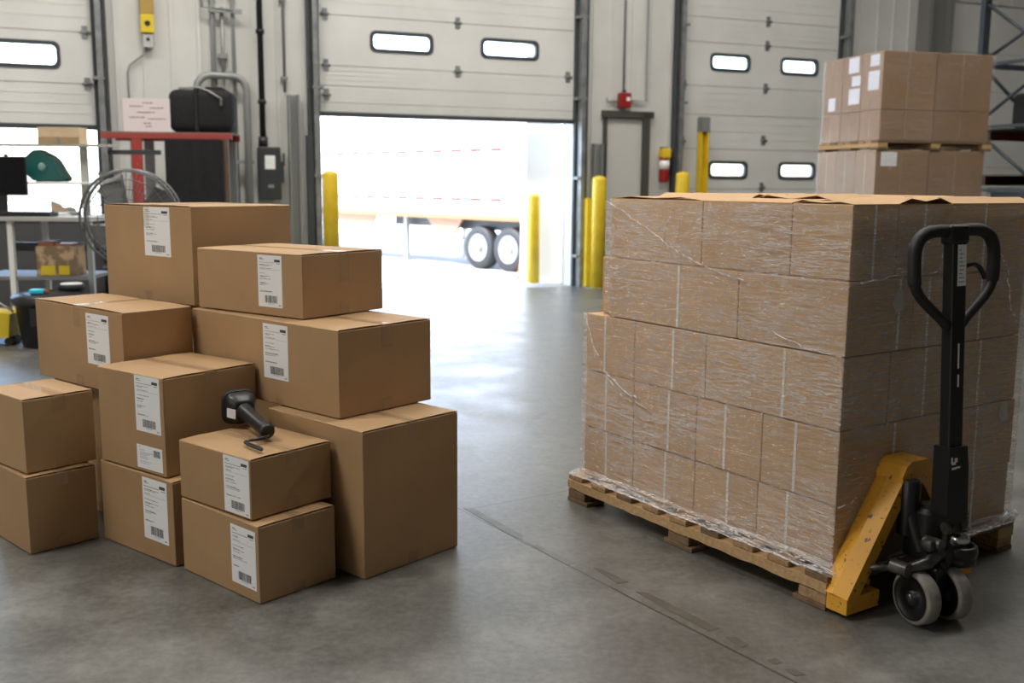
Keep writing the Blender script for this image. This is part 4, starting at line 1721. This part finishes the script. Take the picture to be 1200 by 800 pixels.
# green shell on the shelf
g0 = at(50, 212, BY + .5)
t = thing('green_dispenser', 'dark green rounded dispenser shell standing on the bench shelf', 'dispenser', (g0.x, BY + .55, UZ + .001), 0)
k_ = (BY + .45) / FPX
prof = [(-19, 27), (-6, 38), (2, 34), (12, 29), (18, 21), (22, 12), (29, 2), (24, 0), (-8, 0), (-14, 4), (-19, 12)]
b = MB()
bm_ = bmesh.new()
pts = [((x) * k_, -.09, (y) * k_) for x, y in prof]
vs = [bm_.verts.new(p_) for p_ in pts]
f = bm_.faces.new(vs)
r = bmesh.ops.extrude_face_region(bm_, geom=[f])
for v in [g for g in r['geom'] if isinstance(g, bmesh.types.BMVert)]:
    v.co.y += .2
bmesh.ops.recalc_face_normals(bm_, faces=list(bm_.faces))
bmesh.ops.bevel(bm_, geom=list(bm_.edges), offset=.018, segments=3, affect='EDGES', clamp_overlap=True)
b.merge(bm_)
b.build('shell', GREEN, t, 50)
MB().lathe([(.035, 0), (.03, .012), (.01, .014)], (.02, -.092, 17 * k_), (0, -1, 0)).build('badge', mat('pale_green_badge', (.25, .42, .38), .4), t)
# wooden tray on top shelf
w0 = at(46, 168, BY + .45)
w1 = at(94, 168, BY + .45)
t = thing('wooden_tray', 'pale pine wooden tray sitting on the top shelf of the bench', 'tray', (w0.x, BY + .422, TZ - .004), 0)
hw = w1.x - w0.x
b = MB().box((0, 0, .062), (hw, .015, .145)).box((0, .18, 0), (hw, .195, .145)).box((0, .015, 0), (.015, .18, .145)).box((hw - .015, .015, 0), (hw, .18, .145)).box((.015, .015, .0), (hw - .015, .18, .012))
b.build('frame', PINE, t)
MB().box((0, -.004, 0), (hw, .012, .058)).build('front_board', noisy('tan_board', (.50, .34, .18), (.42, .28, .14), 5, .6), t)
MB().box((hw * .5 - .01, -.008, .0), (hw * .5 + .01, -.0042, .062)).build('metal_clip', GREYP, t)

# things below the bench
p0 = at(50, 305, 8.7)
t = thing('parts_carton', 'open tan carton of oddments with yellow tags on the lower bench shelf', 'box', (p0.x, 9.05, BZ - .519), .08)
b = MB().box((-.16, -.14, 0), (.17, -.135, .26)).box((-.16, .135, 0), (.17, .14, .26)).box((-.16, -.14, 0), (-.155, .14, .26)).box((.165, -.14, 0), (.17, .14, .26)).box((-.16, -.14, 0), (.17, .14, .005))
b.build('body', noisy('tan_print_board', (.55, .38, .22), (.25, .17, .10), 9, .7, 0, 0, (1, 1, 1), .45, .55), t)
MB().box((-.12, -.146, .01), (.0, -.1402, .09)).box((.03, -.146, .01), (.12, -.1402, .09)).build('yellow_tag', YBIN, t)
MB().box((-.15, -.1, .2), (-.02, .1, .30)).box((.0, -.12, .18), (.14, .1, .28)).build('contents', mat('reddish_oddments', (.32, .12, .07), .6), t)

p0 = onfloor(48, 410)
t = thing('waste_bin', 'round black plastic waste bin with lid before the workbench', 'bin', (p0.x - .03, p0.y + .28, 0), 0)
br = 39 * p0.y / FPX
bh = at(48, 347, p0.y).z
b = MB().lathe([(br * .82, 0), (br * .85, .02), (br, bh - .08), (br * 1.02, bh - .08)], (0, 0, 0), n=36)
b.build('tub', BLACK, t)
b = MB().lathe([(br * 1.1, bh - .09), (br * 1.12, bh - .06), (br * 1.1, bh - .02), (br * .95, bh + .0), (br * .5, bh + .015)], (0, 0, 0), n=36)
b.build('lid', mat('bin_lid', (.025, .025, .028), .35), t)
MB().box((-.03, -br * 1.14, bh - .25), (.03, -br * .95, bh - .1)).build('side_handle', BLACK, t)
t2 = thing('plastic_scraper', 'bright cyan plastic piece lying on the waste bin lid', 'tool', (p0.x - .03, p0.y + .1, bh + .012), .2)
MB().bbox((-.07, -.04, 0), (.04, .05, .035), .008).build('blade', CYAN, t2)
MB().bbox((.04, -.02, .0), (.07, .03, .03), .006).build('grip', mat('faded_red_grip', (.35, .08, .06), .5), t2)
t2 = thing('tape_roll', 'dark roll with pale rim lying on the waste bin lid', 'tape', (p0.x + .12, p0.y + .38, bh + .013), 0)
MB().lathe([(.055, 0), (.11, 0), (.11, .05), (.055, .05)], (0, 0, 0)).build('core', RUB, t2)
MB().lathe([(.06, .05), (.09, .05), (.085, .06), (.06, .06)], (0, 0, 0)).build('rim', PAPER, t2)
p1 = onfloor(10, 405)
t = thing('mop_bucket', 'yellow plastic mop bucket half cut by the left picture edge', 'bucket', (p1.x - .05, p1.y + .1, .0), .1)
b = MB().prism([(-.2, -.12, .07), (.05, -.12, .07), (.07, -.12, .27), (-.02, -.12, .29), (-.2, -.12, .29)], (0, .26, 0))
b.build('tub', YBIN, t)
for x in (-.16, .04):
    MB().tube([(x, -.1, .035), (x, .1, .035)], .034, 12).build('caster', RUB, t)
MB().tube([(-.18, .0, .28), (-.06, .0, .36), (.06, .0, .28)], .01, 8).build('bail_handle', GREYP, t)

# ------------------------------------------------------------------ trailer outside
TR = Vector((.285, 20.0, 0))
TA_ = math.atan2(.73, -.68)
ti = thing('semi_trailer', 'long white box trailer parked outside in bright sun', 'trailer', (TR.x, TR.y, YZ), TA_)
RIMG = mat('grey_rim', (.30, .30, .29), .5)
TW = mat('white_trailer_side', (.84, .84, .84), .4)
b = MB().box((0, -2.5, 1.12), (13.6, 0, 3.95))
for k in range(20):
    b.box((.75 + k * .62, .002, 2.40), (.75 + k * .62 + .34, .016, 2.47), 1)
    b.box((.75 + k * .62, .002, 1.40), (.75 + k * .62 + .34, .016, 1.47), 1)
b.build('cargo_body', [TW, mat('red_reflector', (.45, .015, .01), .4)], ti)
b = MB()
for k in range(0, 23):
    b.box((.25 + k * .6, -.001, 1.14), (.28 + k * .6, .012, 3.9))
b.build('side_rib', TW, ti)
MB().box((0, -2.5, 1.02), (13.6, .02, 1.12)).build('side_rail', mat('tan_side_rail', (.22, .11, .045), .5), ti)
for x0, x1 in ((2.1, 3.3), (5.2, 6.9)):
    MB().prism([(x0, -.1, 1.02), (x1, -.1, 1.02), (x1 - .35, -.1, .68), (x0 + .25, -.1, .68)], (0, -.05, 0)).build('under_skirt', mat('tan_skirt', (.26, .15, .085), .5), ti)
MB().box((.1, -2.2, .8), (2.6, -.35, 1.02)).box((3.4, -1.9, .8), (5.0, -.5, 1.0)).box((.2, -1.4, .45), (2.3, -1.1, .6)).build('underframe', DARKT, ti)
for x in (.60, 1.52):
    for y in (-.03, -2.2):
        w_ = MB().lathe([(.27, -.14), (.40, -.14), (.445, -.11), (.445, .11), (.40, .14), (.29, .14)], (x, y - .14, .447), (0, 1, 0), 36, caps=False).build('wheel', RUB, ti)
        MB().lathe([(.02, .10), (.08, .10), (.09, .06), (.2, .05), (.25, .12), (.27, .146), (.285, .13), (.29, -.14)], (x, y - .14, .447), (0, 1, 0), 32).build('rim', RIMG, w_)
        MB().lathe([(.02, .101), (.09, .108), (.07, .13), (.03, .14)], (x, y - .14, .447), (0, 1, 0), 20).build('hub', TRIMG, w_)
MB().box((-.03, -.45, .35), (.0, -.02, 1.02)).build('mud_flap', mat('red_flap', (.6, .12, .08), .5), ti)
for y in (-.35, -2.1):
    MB().box((4.3, y - .05, .03), (4.4, y + .05, 1.02)).box((4.22, y - .13, 0), (4.48, y + .13, .03)).build('landing_leg', GREYP, ti)
MB().tube([(2.0, -.05, .62), (3.3, -.05, .55)], .03, 8).build('side_guard', GREYP, ti)
p_ = at(613, 318, 17.5)
t = thing('traffic_cone', 'orange traffic cone standing by the trailer rear wheels', 'cone', (p_.x, 17.5, YZ), 0)
MB().lathe([(.13, .03), (.03, .6), (.02, .62)], (0, 0, 0)).build('cone', mat('cone_orange', (.8, .13, .03), .5), t)
MB().box((-.18, -.18, 0), (.18, .18, .03)).build('base', RUB, t)
p_ = at(605, 325, 17)
t = thing('wheel_chock', 'pale wheel chock block on the yard beside the cone', 'block', (p_.x - .05, 17.0, YZ), 0)
MB().prism([(-.15, -.1, 0), (.15, -.1, 0), (.15, -.1, .16), (-.02, -.1, .18)], (0, .2, 0)).build('wedge', mat('pale_chock', (.5, .5, .46), .7), t)
MB().tube([(.0, .11, .1), (.0, .18, .12)], .01, 6).build('pull_ring', GREYP, t)
